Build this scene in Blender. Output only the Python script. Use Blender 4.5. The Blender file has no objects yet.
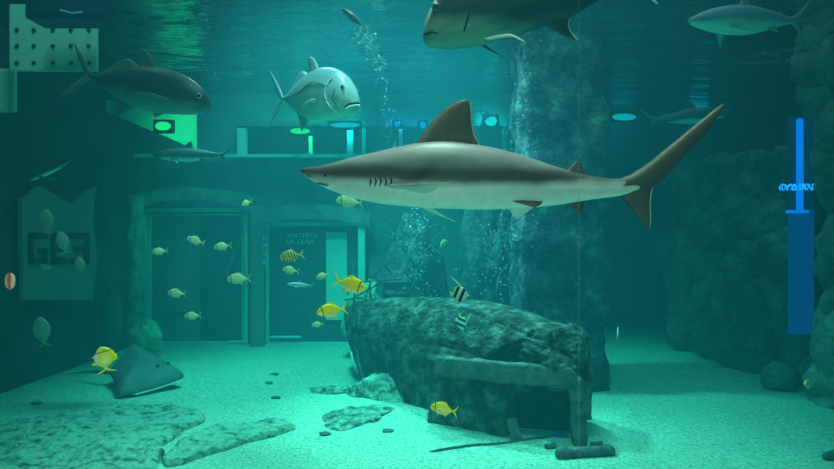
import bpy, bmesh, math, random
from mathutils import Vector, Matrix, noise, Euler
random.seed(7)
PI = math.pi
S = bpy.context.scene
COL = S.collection

# ------------------------------------------------------------------ camera
F, CX, CY, ZC = 620.0, 417.0, 234.5, 1.7
def P(px, py, d):
    return Vector(((px-CX)/F*d, d, ZC+(CY-py)/F*d))
cam = bpy.data.cameras.new('camera'); cam.sensor_width = 36; cam.lens = 36*F/834
cam.clip_start = .05
co = bpy.data.objects.new('camera', cam); COL.objects.link(co)
co.location = (0, 0, ZC); co.rotation_euler = (PI/2, 0, 0)
S.camera = co

# ------------------------------------------------------------------ helpers
def tag(o, label=None, cat=None, group=None, kind=None):
    if label: o['label'] = label
    if cat: o['category'] = cat
    if group: o['group'] = group
    if kind: o['kind'] = kind
    return o
def empty(name, loc=(0,0,0), rot=(0,0,0), scale=1.0):
    o = bpy.data.objects.new(name, None); COL.objects.link(o)
    o.empty_display_size = .1
    o.location = loc; o.rotation_euler = rot; o.scale = (scale,)*3
    return o
def link(name, verts, faces, mat, parent=None, smooth=True, loc=None):
    me = bpy.data.meshes.new(name)
    me.from_pydata([tuple(v) for v in verts], [], faces)
    bm = bmesh.new(); bm.from_mesh(me)
    bmesh.ops.recalc_face_normals(bm, faces=bm.faces)
    bm.to_mesh(me); bm.free()
    me.polygons.foreach_set('use_smooth', [smooth]*len(me.polygons))
    me.materials.append(mat); me.update()
    o = bpy.data.objects.new(name, me); COL.objects.link(o)
    if parent: o.parent = parent
    if loc is not None: o.location = loc
    return o
def bevel(o, w, n=2):
    m = o.modifiers.new('bevel', 'BEVEL'); m.width = w; m.segments = n; m.limit_method = 'ANGLE'
    return o
class MB:
    def __init__(s): s.v = []; s.f = []
    def add(s, vs, fs):
        b = len(s.v); s.v += [Vector(v) for v in vs]; s.f += [[i+b for i in f] for f in fs]; return s
    def box(s, c, h, rot=None):
        c = Vector(c); M = (rot.to_matrix() if hasattr(rot, 'to_matrix') else rot) if rot else Matrix.Identity(3)
        vs = [c + M @ Vector((x*h[0], y*h[1], z*h[2])) for x in (-1,1) for y in (-1,1) for z in (-1,1)]
        return s.add(vs, [[0,1,3,2],[4,6,7,5],[0,4,5,1],[2,3,7,6],[0,2,6,4],[1,5,7,3]])
    def bar(s, a, b, w, h, up=(0,0,1)):
        a, b = Vector(a), Vector(b); d = (b-a); L = d.length; d.normalize()
        u = Vector(up); r = d.cross(u).normalized(); u = r.cross(d)
        M = Matrix((d, r, u)).transposed()
        return s.box((a+b)/2, (L/2, w/2, h/2), M)
    def tube(s, pts, rad, n=8):
        pts = [Vector(p) for p in pts]; N = len(pts)
        if not hasattr(rad, '__len__'): rad = [rad]*N
        rings = []
        for i, p in enumerate(pts):
            t = (pts[min(i+1,N-1)]-pts[max(i-1,0)]).normalized()
            u = Vector((0,0,1)) if abs(t.z) < .9 else Vector((1,0,0))
            r = t.cross(u).normalized(); w = r.cross(t)
            rings.append([p + (r*math.cos(2*PI*k/n)+w*math.sin(2*PI*k/n))*rad[i] for k in range(n)])
        return s.rings(rings)
    def rings(s, rings, caps=True):
        n = len(rings[0]); vs = [p for r in rings for p in r]; fs = []
        for i in range(len(rings)-1):
            for k in range(n):
                k2 = (k+1) % n
                fs.append([i*n+k, i*n+k2, (i+1)*n+k2, (i+1)*n+k])
        if caps:
            fs.append(list(range(n))); fs.append([(len(rings)-1)*n+k for k in range(n)][::-1])
        return s.add(vs, fs)
    def ell(s, c, r, nu=14, nv=9):
        c = Vector(c); rr = []
        for j in range(1, nv):
            a = PI*j/nv
            rr.append([c+Vector((r[0]*math.sin(a)*math.cos(2*PI*k/nu), r[1]*math.sin(a)*math.sin(2*PI*k/nu), r[2]*math.cos(a))) for k in range(nu)])
        return s.rings(rr)
    def build(s, name, mat, parent=None, smooth=True, loc=None):
        return link(name, s.v, s.f, mat, parent, smooth, loc)
def cr(p0, p1, p2, p3, t):
    return .5*((2*p1)+(-p0+p2)*t+(2*p0-5*p1+4*p2-p3)*t*t+(-p0+3*p1-3*p2+p3)*t**3)
def resample(pts, n):
    """Catmull-Rom through pts (tuples), n samples evenly over arc length."""
    pts = [Vector(p) for p in pts]; N = len(pts); dense = []
    for i in range(N-1):
        a, b, c, d = pts[max(i-1,0)], pts[i], pts[i+1], pts[min(i+2,N-1)]
        for k in range(12): dense.append(cr(a, b, c, d, k/12))
    dense.append(pts[-1])
    L = [0]
    for i in range(1, len(dense)): L.append(L[-1]+(dense[i]-dense[i-1]).length)
    out = []; j = 0
    for k in range(n):
        t = L[-1]*k/(n-1)
        while j < len(L)-2 and L[j+1] < t: j += 1
        f = (t-L[j])/max(L[j+1]-L[j], 1e-9)
        out.append(dense[j].lerp(dense[j+1], min(max(f,0),1)))
    return out
def crv(vals, xs, x):
    """smooth 1-D interpolation of tuples vals over sorted xs"""
    N = len(xs); i = 0
    while i < N-2 and xs[i+1] < x: i += 1
    t = (x-xs[i])/(xs[i+1]-xs[i]); t = min(max(t,0),1)
    g = lambda k: Vector(vals[min(max(k,0),N-1)])
    return cr(g(i-1), g(i), g(i+1), g(i+2), t)
def loft_body(st, m=40, n=22, sq=2.0, ease=True):
    """st: (x, top, bottom, halfwidth) along x; returns MB"""
    xs = [s[0] for s in st]; vals = [(s[1], s[2], s[3]) for s in st]
    mb = MB(); rings = []
    for i in range(m):
        t = i/(m-1)
        if ease: t = .5*t + .5*(t*t*(3-2*t))
        x = xs[0]+(xs[-1]-xs[0])*t
        tp, bt, hw = crv(vals, xs, x)
        c = (tp+bt)/2; h = max((tp-bt)/2, .0008); hw = max(hw, .0008)
        ring = []
        for k in range(n):
            a = 2*PI*k/n; ca, sa = math.cos(a), math.sin(a)
            ring.append(Vector((x, hw*math.copysign(abs(ca)**(2/sq), ca), c+h*math.copysign(abs(sa)**(2/sq), sa))))
        rings.append(ring)
    return mb.rings(rings)
def fin(mb, lead, trail, thick, nrm=(0,1,0), n=12):
    """airfoil fin: lead/trail polylines root->tip (2-D = x,z plane or 3-D)"""
    to3 = lambda p: Vector((p[0], 0, p[1])) if len(p) == 2 else Vector(p)
    A = resample([to3(p) for p in lead], n); B = resample([to3(p) for p in trail], n)
    nr = Vector(nrm).normalized(); rings = []
    for i in range(n):
        a, b = A[i], B[i]; tt = thick*(1-.75*i/(n-1))
        prof = [(0,0),(.15,.75),(.4,1),(.75,.55),(1,0.08),(1,-.08),(.75,-.55),(.4,-1),(.15,-.75)]
        rings.append([a.lerp(b, f)+nr*(s_*tt/2) for f, s_ in prof])
    return mb.rings(rings)
def fbm(p, o=5, H=.9):
    return noise.fractal(Vector(p), H, 2.1, o)

# ------------------------------------------------------------------ materials
def mat(name, base, rough=.7, spec=.3, metal=0.0):
    m = bpy.data.materials.new(name); m.use_nodes = True
    b = m.node_tree.nodes['Principled BSDF']
    b.inputs['Base Color'].default_value = (*base, 1); b.inputs['Roughness'].default_value = rough
    b.inputs['Specular IOR Level'].default_value = spec; b.inputs['Metallic'].default_value = metal
    return m
def N(m, t, **kw):
    n = m.node_tree.nodes.new(t)
    for k, v in kw.items(): setattr(n, k, v)
    return n
def L(m, a, b): m.node_tree.links.new(a, b)
def bsdf(m): return m.node_tree.nodes['Principled BSDF']
def noise_mat(name, stops, scale=4, detail=8, rough=.85, bump=.5, bscale=None, dist=.02, coord='Object', stretch=(1,1,1), spec=.2, contrast=None):
    m = mat(name, stops[0][1], rough, spec)
    tc = N(m, 'ShaderNodeTexCoord'); mp = N(m, 'ShaderNodeMapping'); mp.inputs['Scale'].default_value = stretch
    L(m, tc.outputs[coord], mp.inputs[0])
    nz = N(m, 'ShaderNodeTexNoise'); nz.inputs['Scale'].default_value = scale; nz.inputs['Detail'].default_value = detail; nz.inputs['Roughness'].default_value = .62
    L(m, mp.outputs[0], nz.inputs[0])
    rp = N(m, 'ShaderNodeValToRGB'); e = rp.color_ramp.elements
    while len(e) < len(stops): e.new(.5)
    for i, (p, c) in enumerate(stops): e[i].position = p; e[i].color = (*c, 1)
    L(m, nz.outputs[0], rp.inputs[0]); L(m, rp.outputs[0], bsdf(m).inputs['Base Color'])
    if bump:
        n2 = N(m, 'ShaderNodeTexNoise'); n2.inputs['Scale'].default_value = bscale or scale*5; n2.inputs['Detail'].default_value = 6
        L(m, mp.outputs[0], n2.inputs[0])
        bp = N(m, 'ShaderNodeBump'); bp.inputs['Strength'].default_value = bump; bp.inputs['Distance'].default_value = dist
        L(m, n2.outputs[0], bp.inputs['Height']); L(m, bp.outputs[0], bsdf(m).inputs['Normal'])
    return m
def emit(name, col, strength):
    m = bpy.data.materials.new(name); m.use_nodes = True; nt = m.node_tree; nt.nodes.remove(bsdf(m))
    e = nt.nodes.new('ShaderNodeEmission'); e.inputs[0].default_value = (*col, 1); e.inputs[1].default_value = strength
    nt.links.new(e.outputs[0], nt.nodes['Material Output'].inputs[0]); return m
def fishmat(name, top, mid, belly, zt, zb, bars=(), nose=None, rough=.35, nz=.12, spec=.5, soft=.06, slope=0.0, scale=9):
    """countershaded hide: top above zt, mid between, belly under zb; bars = (x0, x1, colour[, slant]) in body units"""
    m = mat(name, mid, rough, spec)
    tc = N(m, 'ShaderNodeTexCoord'); sp = N(m, 'ShaderNodeSeparateXYZ'); L(m, tc.outputs['Object'], sp.inputs[0])
    no = N(m, 'ShaderNodeTexNoise'); no.inputs['Scale'].default_value = scale; no.inputs['Detail'].default_value = 4
    L(m, tc.outputs['Object'], no.inputs[0])
    def mth(op, a, b):
        n = N(m, 'ShaderNodeMath', operation=op)
        for i, q in enumerate((a, b)):
            if hasattr(q, 'is_linked'): L(m, q, n.inputs[i])
            else: n.inputs[i].default_value = q
        return n.outputs[0]
    off = mth('MULTIPLY', mth('SUBTRACT', no.outputs[0], .5), nz)
    z = mth('ADD', sp.outputs[2], off)
    if slope: z = mth('ADD', z, mth('MULTIPLY', sp.outputs[0], slope))
    if nose: z = mth('ADD', z, mth('MULTIPLY', mth('MAXIMUM', mth('SUBTRACT', mth('MULTIPLY', sp.outputs[0], -1.0), nose[0]), 0.0), nose[1]))
    def step(v, c, s_):
        r = N(m, 'ShaderNodeMapRange', interpolation_type='SMOOTHSTEP'); L(m, v, r.inputs[0])
        r.inputs[1].default_value = c-s_; r.inputs[2].default_value = c+s_; return r.outputs[0]
    def mix(fac, a, b):
        x = N(m, 'ShaderNodeMix', data_type='RGBA'); L(m, fac, x.inputs[0])
        for i, q in ((6, a), (7, b)):
            if hasattr(q, 'is_linked'): L(m, q, x.inputs[i])
            else: x.inputs[i].default_value = (*q, 1)
        return x.outputs[2]
    c = mix(step(z, zb, soft), belly, mid); c = mix(step(z, zt, soft), c, top)
    for bar in bars:
        sl = bar[3] if len(bar) > 3 else 0
        x = mth('ADD', sp.outputs[0], mth('MULTIPLY', sp.outputs[2], sl))
        f = mth('MULTIPLY', step(x, bar[0], .008), mth('SUBTRACT', 1.0, step(x, bar[1], .008)))
        c = mix(f, c, bar[2])
    # fine mottling of the skin
    n3 = N(m, 'ShaderNodeTexNoise'); n3.inputs['Scale'].default_value = scale*6; L(m, tc.outputs['Object'], n3.inputs[0])
    hs = N(m, 'ShaderNodeHueSaturation'); L(m, c, hs.inputs['Color']); L(m, mth('ADD', mth('MULTIPLY', n3.outputs[0], .35), .83), hs.inputs['Value'])
    L(m, hs.outputs[0], bsdf(m).inputs['Base Color'])
    return m

M = {}
M['sand'] = noise_mat('sand', [(.36,(.30,.40,.30)),(.5,(.52,.66,.50)),(.64,(.72,.86,.70))], scale=38, detail=12, rough=.95, bump=.9, bscale=60, dist=.03)
M['rock'] = noise_mat('rock', [(.3,(.10,.11,.10)),(.5,(.24,.26,.24)),(.72,(.42,.45,.40))], scale=5, rough=.9, bump=.9, bscale=18, dist=.05)
M['darkrock'] = noise_mat('dark_rock', [(.3,(.05,.06,.06)),(.55,(.15,.16,.15)),(.75,(.26,.28,.26))], scale=4, rough=.9, bump=.9, bscale=14, dist=.05)
M['rock2'] = noise_mat('cliff_rock', [(.3,(.05,.065,.065)),(.5,(.14,.16,.15)),(.7,(.30,.34,.29))], scale=3, detail=10, rough=.9, bump=1, bscale=12, dist=.06)
M['pillar'] = noise_mat('pillar_rock', [(.34,(.03,.022,.035)),(.48,(.10,.085,.12)),(.58,(.17,.17,.18)),(.66,(.26,.42,.26))], scale=4.5, detail=10, rough=.9, bump=1, bscale=22, dist=.05)
M['algae'] = noise_mat('algae_stone', [(.3,(.14,.26,.17)),(.5,(.30,.55,.34)),(.7,(.5,.85,.52))], scale=5, rough=.9, bump=.9, bscale=16, dist=.05)
M['slab'] = noise_mat('slab_rock', [(.36,(.10,.13,.10)),(.44,(.28,.36,.28)),(.53,(.46,.58,.45))], scale=11, detail=12, rough=.95, bump=1, bscale=26, dist=.06)
M['pebbly'] = noise_mat('pebbly_rock', [(.36,(.06,.08,.06)),(.47,(.22,.28,.21)),(.58,(.46,.58,.45))], scale=14, detail=12, rough=.95, bump=1, bscale=30, dist=.06)
M['hull'] = noise_mat('hull_wood', [(.36,(.015,.015,.015)),(.5,(.06,.066,.056)),(.64,(.19,.21,.17))], scale=8, detail=10, rough=.9, bump=1, bscale=24, dist=.05)
M['timber'] = noise_mat('old_timber', [(.3,(.06,.06,.055)),(.5,(.13,.13,.115)),(.7,(.22,.23,.20))], scale=9, rough=.9, bump=.8, bscale=30, dist=.03)
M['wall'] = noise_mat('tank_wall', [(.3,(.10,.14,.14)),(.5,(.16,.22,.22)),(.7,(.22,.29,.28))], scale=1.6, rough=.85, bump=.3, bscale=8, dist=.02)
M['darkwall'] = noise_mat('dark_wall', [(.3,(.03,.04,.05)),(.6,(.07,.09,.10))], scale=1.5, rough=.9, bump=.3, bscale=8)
M['pink'] = noise_mat('pinkish_board', [(.3,(.42,.24,.24)),(.6,(.5,.3,.3))], scale=2, rough=.85, bump=.2)
M['letter'] = mat('dark_lettering', (.05,.06,.07), .8)
M['pale_letter'] = mat('pale_lettering', (.9,.96,.92), .7)
M['frame'] = noise_mat('pale_frame', [(.3,(.42,.66,.60)),(.7,(.60,.86,.78))], scale=5, rough=.7, bump=.2)
M['brown'] = noise_mat('brown_beam', [(.3,(.26,.2,.17)),(.6,(.40,.32,.27))], scale=4, rough=.85, bump=.5, stretch=(1,1,.2))
M['arch'] = noise_mat('arch_stone', [(.3,(.16,.16,.15)),(.6,(.32,.33,.31))], scale=6, rough=.9, bump=.8)
M['panel'] = noise_mat('dull_panel', [(.3,(.09,.11,.12)),(.7,(.13,.16,.16))], scale=2, rough=.6, bump=.1)
M['gable'] = noise_mat('pale_panel', [(.3,(.18,.24,.23)),(.7,(.23,.30,.28))], scale=2, rough=.6, bump=.1)
M['doorpanel'] = noise_mat('bright_panel', [(.3,(.45,.80,.62)),(.7,(.55,.90,.72))], scale=2, rough=.6, bump=.1)
M['peg'] = noise_mat('peg_board', [(.3,(.36,.68,.57)),(.7,(.43,.78,.66))], scale=4, rough=.7, bump=.1)
M['hole'] = mat('hole_dark', (.02,.05,.06), .9)
M['navy'] = noise_mat('navy_plastic', [(.3,(.01,.03,.09)),(.7,(.02,.05,.13))], scale=3, rough=.5, bump=.05)
M['black'] = mat('black', (.01,.012,.012), .5)
M['eye'] = mat('eye_dark', (.012,.012,.012), .12, .6)
M['iris'] = mat('iris', (.55,.55,.42), .3, .5)
M['darkiris'] = mat('dark_iris', (.10,.13,.12), .25, .5)
M['shadewood'] = noise_mat('shade_wood', [(.3,(.008,.009,.009)),(.7,(.03,.033,.032))], scale=8, bump=.6)  # near-black wood: shade inside the broken end put into the colour
M['white'] = mat('white_edge', (.85,.88,.85), .6)
M['coral'] = noise_mat('gorgonian', [(.3,(.12,.10,.10)),(.7,(.25,.2,.18))], scale=12, rough=.9, bump=.4)

# water surface seen from below: transparent when steep, mirror when grazing
m = bpy.data.materials.new('water_surface'); m.use_nodes = True; nt = m.node_tree; nt.nodes.remove(bsdf(m))
lw = N(m, 'ShaderNodeLayerWeight'); lw.inputs[0].default_value = .5
rp = N(m, 'ShaderNodeMapRange', interpolation_type='SMOOTHSTEP'); rp.inputs[1].default_value = .18; rp.inputs[2].default_value = .45
tc = N(m, 'ShaderNodeTexCoord'); mp = N(m, 'ShaderNodeMapping'); mp.inputs['Scale'].default_value = (.8, 2.2, 1)
nz = N(m, 'ShaderNodeTexNoise'); nz.inputs['Scale'].default_value = 1.6; nz.inputs['Detail'].default_value = 4
bp = N(m, 'ShaderNodeBump'); bp.inputs['Strength'].default_value = .35; bp.inputs['Distance'].default_value = .25
tr = N(m, 'ShaderNodeBsdfTransparent'); gl = N(m, 'ShaderNodeBsdfGlossy'); gl.inputs['Roughness'].default_value = .08; gl.inputs['Color'].default_value = (.46,.53,.56,1)
mx = N(m, 'ShaderNodeMixShader')
L(m, tc.outputs['Object'], mp.inputs[0]); L(m, mp.outputs[0], nz.inputs[0]); L(m, nz.outputs[0], bp.inputs['Height']); L(m, bp.outputs[0], gl.inputs['Normal'])
L(m, lw.outputs['Facing'], rp.inputs[0]); L(m, rp.outputs[0], mx.inputs[0]); L(m, tr.outputs[0], mx.inputs[1]); L(m, gl.outputs[0], mx.inputs[2])
L(m, mx.outputs[0], nt.nodes['Material Output'].inputs[0]); M['surface'] = m
# acrylic
def clear(name, tint, gloss, rough=.02, diffuse=0):
    m = bpy.data.materials.new(name); m.use_nodes = True; nt = m.node_tree; nt.nodes.remove(bsdf(m))
    tr = N(m, 'ShaderNodeBsdfTransparent'); tr.inputs[0].default_value = (*tint, 1)
    gl = N(m, 'ShaderNodeBsdfGlossy') if not diffuse else N(m, 'ShaderNodeBsdfTranslucent')
    if not diffuse: gl.inputs['Roughness'].default_value = rough
    else: gl.inputs[0].default_value = (.35,1,1,1)
    mx = N(m, 'ShaderNodeMixShader'); mx.inputs[0].default_value = diffuse or gloss
    L(m, tr.outputs[0], mx.inputs[1]); L(m, gl.outputs[0], mx.inputs[2]); L(m, mx.outputs[0], nt.nodes['Material Output'].inputs[0]); return m
M['acrylic'] = clear('acrylic', (.985,.995,.99), .015)
M['joint'] = clear('acrylic_joint', (1,1,1), 0, diffuse=.08)
M['bubble'] = mat('bubble', (.75,.9,.9), .1, .9); bsdf(M['bubble']).inputs['Alpha'].default_value = .3
# sea water
m = bpy.data.materials.new('sea_water'); m.use_nodes = True; nt = m.node_tree; nt.nodes.remove(bsdf(m))
ab = N(m, 'ShaderNodeVolumeAbsorption'); ab.inputs[0].default_value = (.02, .83, .835, 1); ab.inputs[1].default_value = .40
sc = N(m, 'ShaderNodeVolumeScatter'); sc.inputs[0].default_value = (.08, .72, .98, 1); sc.inputs[1].default_value = .036; sc.inputs[2].default_value = .3
ad = N(m, 'ShaderNodeAddShader'); L(m, ab.outputs[0], ad.inputs[0]); L(m, sc.outputs[0], ad.inputs[1])
L(m, ad.outputs[0], nt.nodes['Material Output'].inputs['Volume']); M['water'] = m

# ------------------------------------------------------------------ setting
ZW = 3.9
w = MB().box((0, 6.6, 1.75), (7.0, 5.7, 2.145)).build('water', M['water'], smooth=False); tag(w, kind='structure')
# sand
def sand_h(x, y):
    h = .05*fbm((x*.5, y*.5, 3), 3)+.018*fbm((x*1.7, y*2.4, 9), 4)
    h += .010*noise.noise(Vector((x*5, y*5, 1)))
    return h*.7
nx, ny = 190, 190; vs = []; fs = []
for j in range(ny):
    for i in range(nx):
        x = -6.6+13.2*i/(nx-1); y = 1.0+11*j/(ny-1); vs.append((x, y, sand_h(x, y)))
for j in range(ny-1):
    for i in range(nx-1): a = j*nx+i; fs.append([a, a+1, a+nx+1, a+nx])
floor = link('floor', vs, fs, M['sand']); tag(floor, kind='structure')
# surface
nx, ny = 70, 70; vs = []; fs = []
for j in range(ny):
    for i in range(nx):
        x = -6.6+13.2*i/(nx-1); y = .95+11.3*j/(ny-1); vs.append((x, y, ZW+.02*noise.noise(Vector((x*1.2, y*2, 0)))))
for j in range(ny-1):
    for i in range(nx-1): a = j*nx+i; fs.append([a, a+1, a+nx+1, a+nx])
tag(link('water_surface', vs, fs, M['surface']), kind='structure')
def relief(name, a, b, z0, z1, mt, amp, fr, seed=0, nu=90, nv=60, thick=.3, kind='structure', top=None):
    """an upright rock face from a to b (xy), relief amp towards the viewer's side"""
    a, b = Vector((*a, 0)), Vector((*b, 0)); d = (b-a).normalized(); n = Vector((d.y, -d.x, 0)); vs = []; fs = []
    for j in range(nv):
        for i in range(nu):
            u, v = i/(nu-1), j/(nv-1); zt = z1 if top is None else top(u)
            p = a.lerp(b, u)+Vector((0, 0, z0+(zt-z0)*v))
            q = p*fr+Vector((seed, seed*2, 0))
            dd = amp*(fbm(q, 6, .8)+.5*abs(noise.noise(q*2.3)))
            vs.append(p+n*dd)
    for j in range(nv-1):
        for i in range(nu-1): k = j*nu+i; fs.append([k, k+1, k+nu+1, k+nu])
    o = link(name, vs, fs, mt)
    s = o.modifiers.new('solid', 'SOLIDIFY'); s.thickness = thick; s.offset = 0
    if kind: o['kind'] = kind
    return o
YB = 9.75
tag(MB().box((-1.6, YB+.15, 1.9), (3.1, .15, 2.4)).build('wall_back', M['wall'], smooth=False), kind='structure')
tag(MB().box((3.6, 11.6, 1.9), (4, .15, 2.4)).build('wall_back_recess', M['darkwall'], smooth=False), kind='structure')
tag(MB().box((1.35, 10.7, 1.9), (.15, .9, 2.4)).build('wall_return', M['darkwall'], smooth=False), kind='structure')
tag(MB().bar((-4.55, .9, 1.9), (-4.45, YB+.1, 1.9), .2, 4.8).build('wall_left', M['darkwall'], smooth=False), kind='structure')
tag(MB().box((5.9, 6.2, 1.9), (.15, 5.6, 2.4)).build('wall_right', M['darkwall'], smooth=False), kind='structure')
# viewing window the picture is taken through
win = empty('window_1', (0, .83, 0)); tag(win, kind='structure')
MB().box((0, 0, 1.7), (1.6, .02, 1.9)).build('pane', M['acrylic'], win, smooth=False)
MB().box(((578.5-CX)/F*.81, -.022, 1.7), (.0006, .0015, 1.9)).build('joint', M['joint'], win, smooth=False)

# ------------------------------------------------------------------ rocks
def rock_geo(c, r, seed, amp=.25, sub=4, fr=1.3, flat=None, ridg=.15):
    bm = bmesh.new(); bmesh.ops.create_icosphere(bm, subdivisions=sub, radius=1); vs = []
    for v in bm.verts:
        d = v.co.normalized(); q = d*fr+Vector((seed*3.1, seed*1.7, seed))
        k = 1+amp*fbm(q, 6, .85)-ridg*abs(noise.noise(q*1.9))
        p = Vector((d.x*r[0], d.y*r[1], d.z*r[2]))*k
        if flat is not None and p.z < flat: p.z = flat+(p.z-flat)*.15
        vs.append(p)
    fs = [[v.index for v in f.verts] for f in bm.faces]; bm.free()
    return vs, fs
def rock(name, c, r, mt, seed, label, cat='rock', group=None, rot=0, parent=None, **k):
    vs, fs = rock_geo(c, r, seed, **k)
    o = link(name, vs, fs, mt, parent, loc=c); o.rotation_euler.z = rot
    if label: tag(o, label, cat, group)
    return o

# central pillar of moulded rock
def build_pillar():
    cx0, cy0 = (560-CX)/F*7.1, 7.25; rings = []; n = 72; m_ = 90
    for j in range(m_):
        z = -.15+4.35*j/(m_-1); ring = []
        for k in range(n):
            a = 2*PI*k/n; d = Vector((math.cos(a), math.sin(a), 0))
            q = Vector((d.x*1.1, d.y*1.1, z*.9+.12*math.sin(a*2)))
            lay = .05*math.sin(z*9+3*noise.noise(q*1.3)+1.5*d.x)
            r = .50+.07*fbm(q*1.6, 6, .75)+lay*.35-.05*abs(noise.noise(q*3))-.03*abs(noise.noise(q*7))
            sq = 1/max(abs(d.x), abs(d.y))**.8
            ring.append(Vector((cx0, cy0, z))+d*r*sq)
        rings.append(ring)
    o = MB().rings(rings).build('rock_pillar', M['pillar'])
    tag(o, 'tall lilac grey rock pillar with pale green growth rising behind the wreck', 'rock pillar')
build_pillar()
rock('rock_outcrop', P(487, 262, 8.6)+Vector((0,0,-.1)), (.38,.5,1.3), M['darkrock'], 3, 'dark upright rock outcrop standing just left of the rock pillar', sub=5)
rock('rock_outcrop', P(415, 262, 8.9)+Vector((0,0,-.3)), (.42,.4,1.0), M['darkrock'], 8, 'dark rock outcrop behind the far end of the wreck under rising bubbles', sub=5)
# right hand rock face
cl = empty('rock_cliff', (4.2, 8.2, 0)); tag(cl, 'broad dim rock cliff with a level top left of the blue light', 'rock cliff')
def under(o, root):
    o.parent = root; o.location = Vector(o.location)-Vector(root.location); return o
under(relief('cliff_side', (4.05, 9.6), (4.45, 6.95), -.2, 2.75, M['rock2'], .32, .8, 5, kind=None, nu=120, nv=100, thick=.25, top=lambda u: 2.78-.1*u), cl)
under(rock('bulge', P(728, 318, 8.6), (.55,.5,.62), M['rock2'], 14, None, sub=5, amp=.24), cl)
under(rock('bulge', P(700, 322, 9.1), (.45,.4,.55), M['rock2'], 21, None, sub=5, amp=.24), cl)
under(rock('bulge', P(757, 352, 8.0), (.42,.34,.36), M['rock2'], 27, None, sub=5, amp=.24), cl)
under(rock('bulge', P(745, 235, 8.3), (.4,.5,.5), M['rock2'], 29, None, sub=5, amp=.24), cl)
cl = empty('rock_cliff', (4.1, 5.3, 0)); tag(cl, 'tall rough rock cliff at the right edge, right of the blue light', 'rock cliff')
under(relief('cliff_side', (4.36, 6.35), (3.9, 4.2), -.2, 4.2, M['rock'], .35, 1.0, 12, kind=None, nu=80, nv=110, thick=.25), cl)
under(rock('bulge', P(832, 376, 6.5), (.30,.3,.26), M['darkrock'], 35, None, sub=4), cl)
rock('boulder', P(778, 379, 6.85)+Vector((0,0,.02)), (.19,.18,.16), M['rock'], 31, 'small round boulder alone on sand near the blue glow', sub=4, amp=.12)
# left stones
rock('boulder', P(146, 338, 8.6), (.22,.22,.28), M['algae'], 41, 'green weedy boulder at the foot of the pale stone column', sub=4, amp=.35)
rock('boulder', P(112, 318, 8.3), (.14,.14,.42), M['darkrock'], 44, 'dark tall boulder beside the weedy boulder by the left wall', sub=4, amp=.3)
rock('low_rock', P(388, 396, 6.55)+Vector((0,0,-.03)), (.42,.22,.27), M['slab'], 51, 'humped low rock lying against the left side of the wreck', sub=5, amp=.25, rot=-.2)
rock('low_rock', P(335, 390, 6.75)+Vector((0,0,-.01)), (.28,.08,.07), M['slab'], 57, 'narrow low rock ending in a small knob left of the humped rock', sub=4, amp=.3, rot=.1)
def slab(pxpoly, h, seed, label, mt=None, name='rock_slab'):
    """low rock plate whose outline lies on the sand"""
    pts = []
    for px, py in pxpoly:
        d = ZC*F/(py-CY); pts.append(((px-CX)/F*d, d))
    n = len(pts); cxm = sum(p[0] for p in pts)/n; cym = sum(p[1] for p in pts)/n
    out = resample([(*p, 0) for p in pts+[pts[0]]], 97)[:-1]
    rings = []; ctr = Vector((cxm, cym, 0))
    for k, (f, z) in enumerate([(1.0,-.08),(1.02,.25),(1.0,.6),(.97,.85)]+[(.93-.045*i, 1.0) for i in range(20)]):
        ring = []
        for p in out:
            q = ctr+(p-ctr)*f
            jit = .10*fbm((q.x*2.6, q.y*2.6, seed), 5)*(f if f > .5 else f)
            q = q+(p-ctr).normalized()*jit
            zz = z*h*(1+.55*fbm((q.x*2.2, q.y*2.2, seed+4), 5, .7)) if z > 0 else z
            if z == 1.0: zz += .02*noise.noise(Vector((q.x*9, q.y*9, seed)))
            ring.append(Vector((q.x, q.y, zz+sand_h(q.x, q.y))))
        rings.append(ring)
    o = MB().rings(rings).build(name, mt or M['slab']); tag(o, label, 'rock'); return o
slab([(-40,432),(40,421),(110,415),(165,411),(205,420),(175,436),(161,447),(159,468),(110,485),(0,492),(-60,470)], .065, 2, 'wide flat rough rock slab in the bottom left corner')
slab([(165,452),(205,432),(240,424),(285,424),(290,432),(262,440),(222,452),(180,466),(166,464)], .045, 6, 'smaller flat rough rock slab touching the corner slab on its right')
slab([(326,418),(345,410),(372,408),(391,412),(384,421),(360,427),(338,431),(322,427)], .02, 9, 'thin pebbly rock patch in the sand before the humped low rock', M['pebbly'])
slab([(112,413),(140,408),(172,408),(178,412),(150,415)], .05, 13, 'small dark rock flake on sand above the corner slab')

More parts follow.
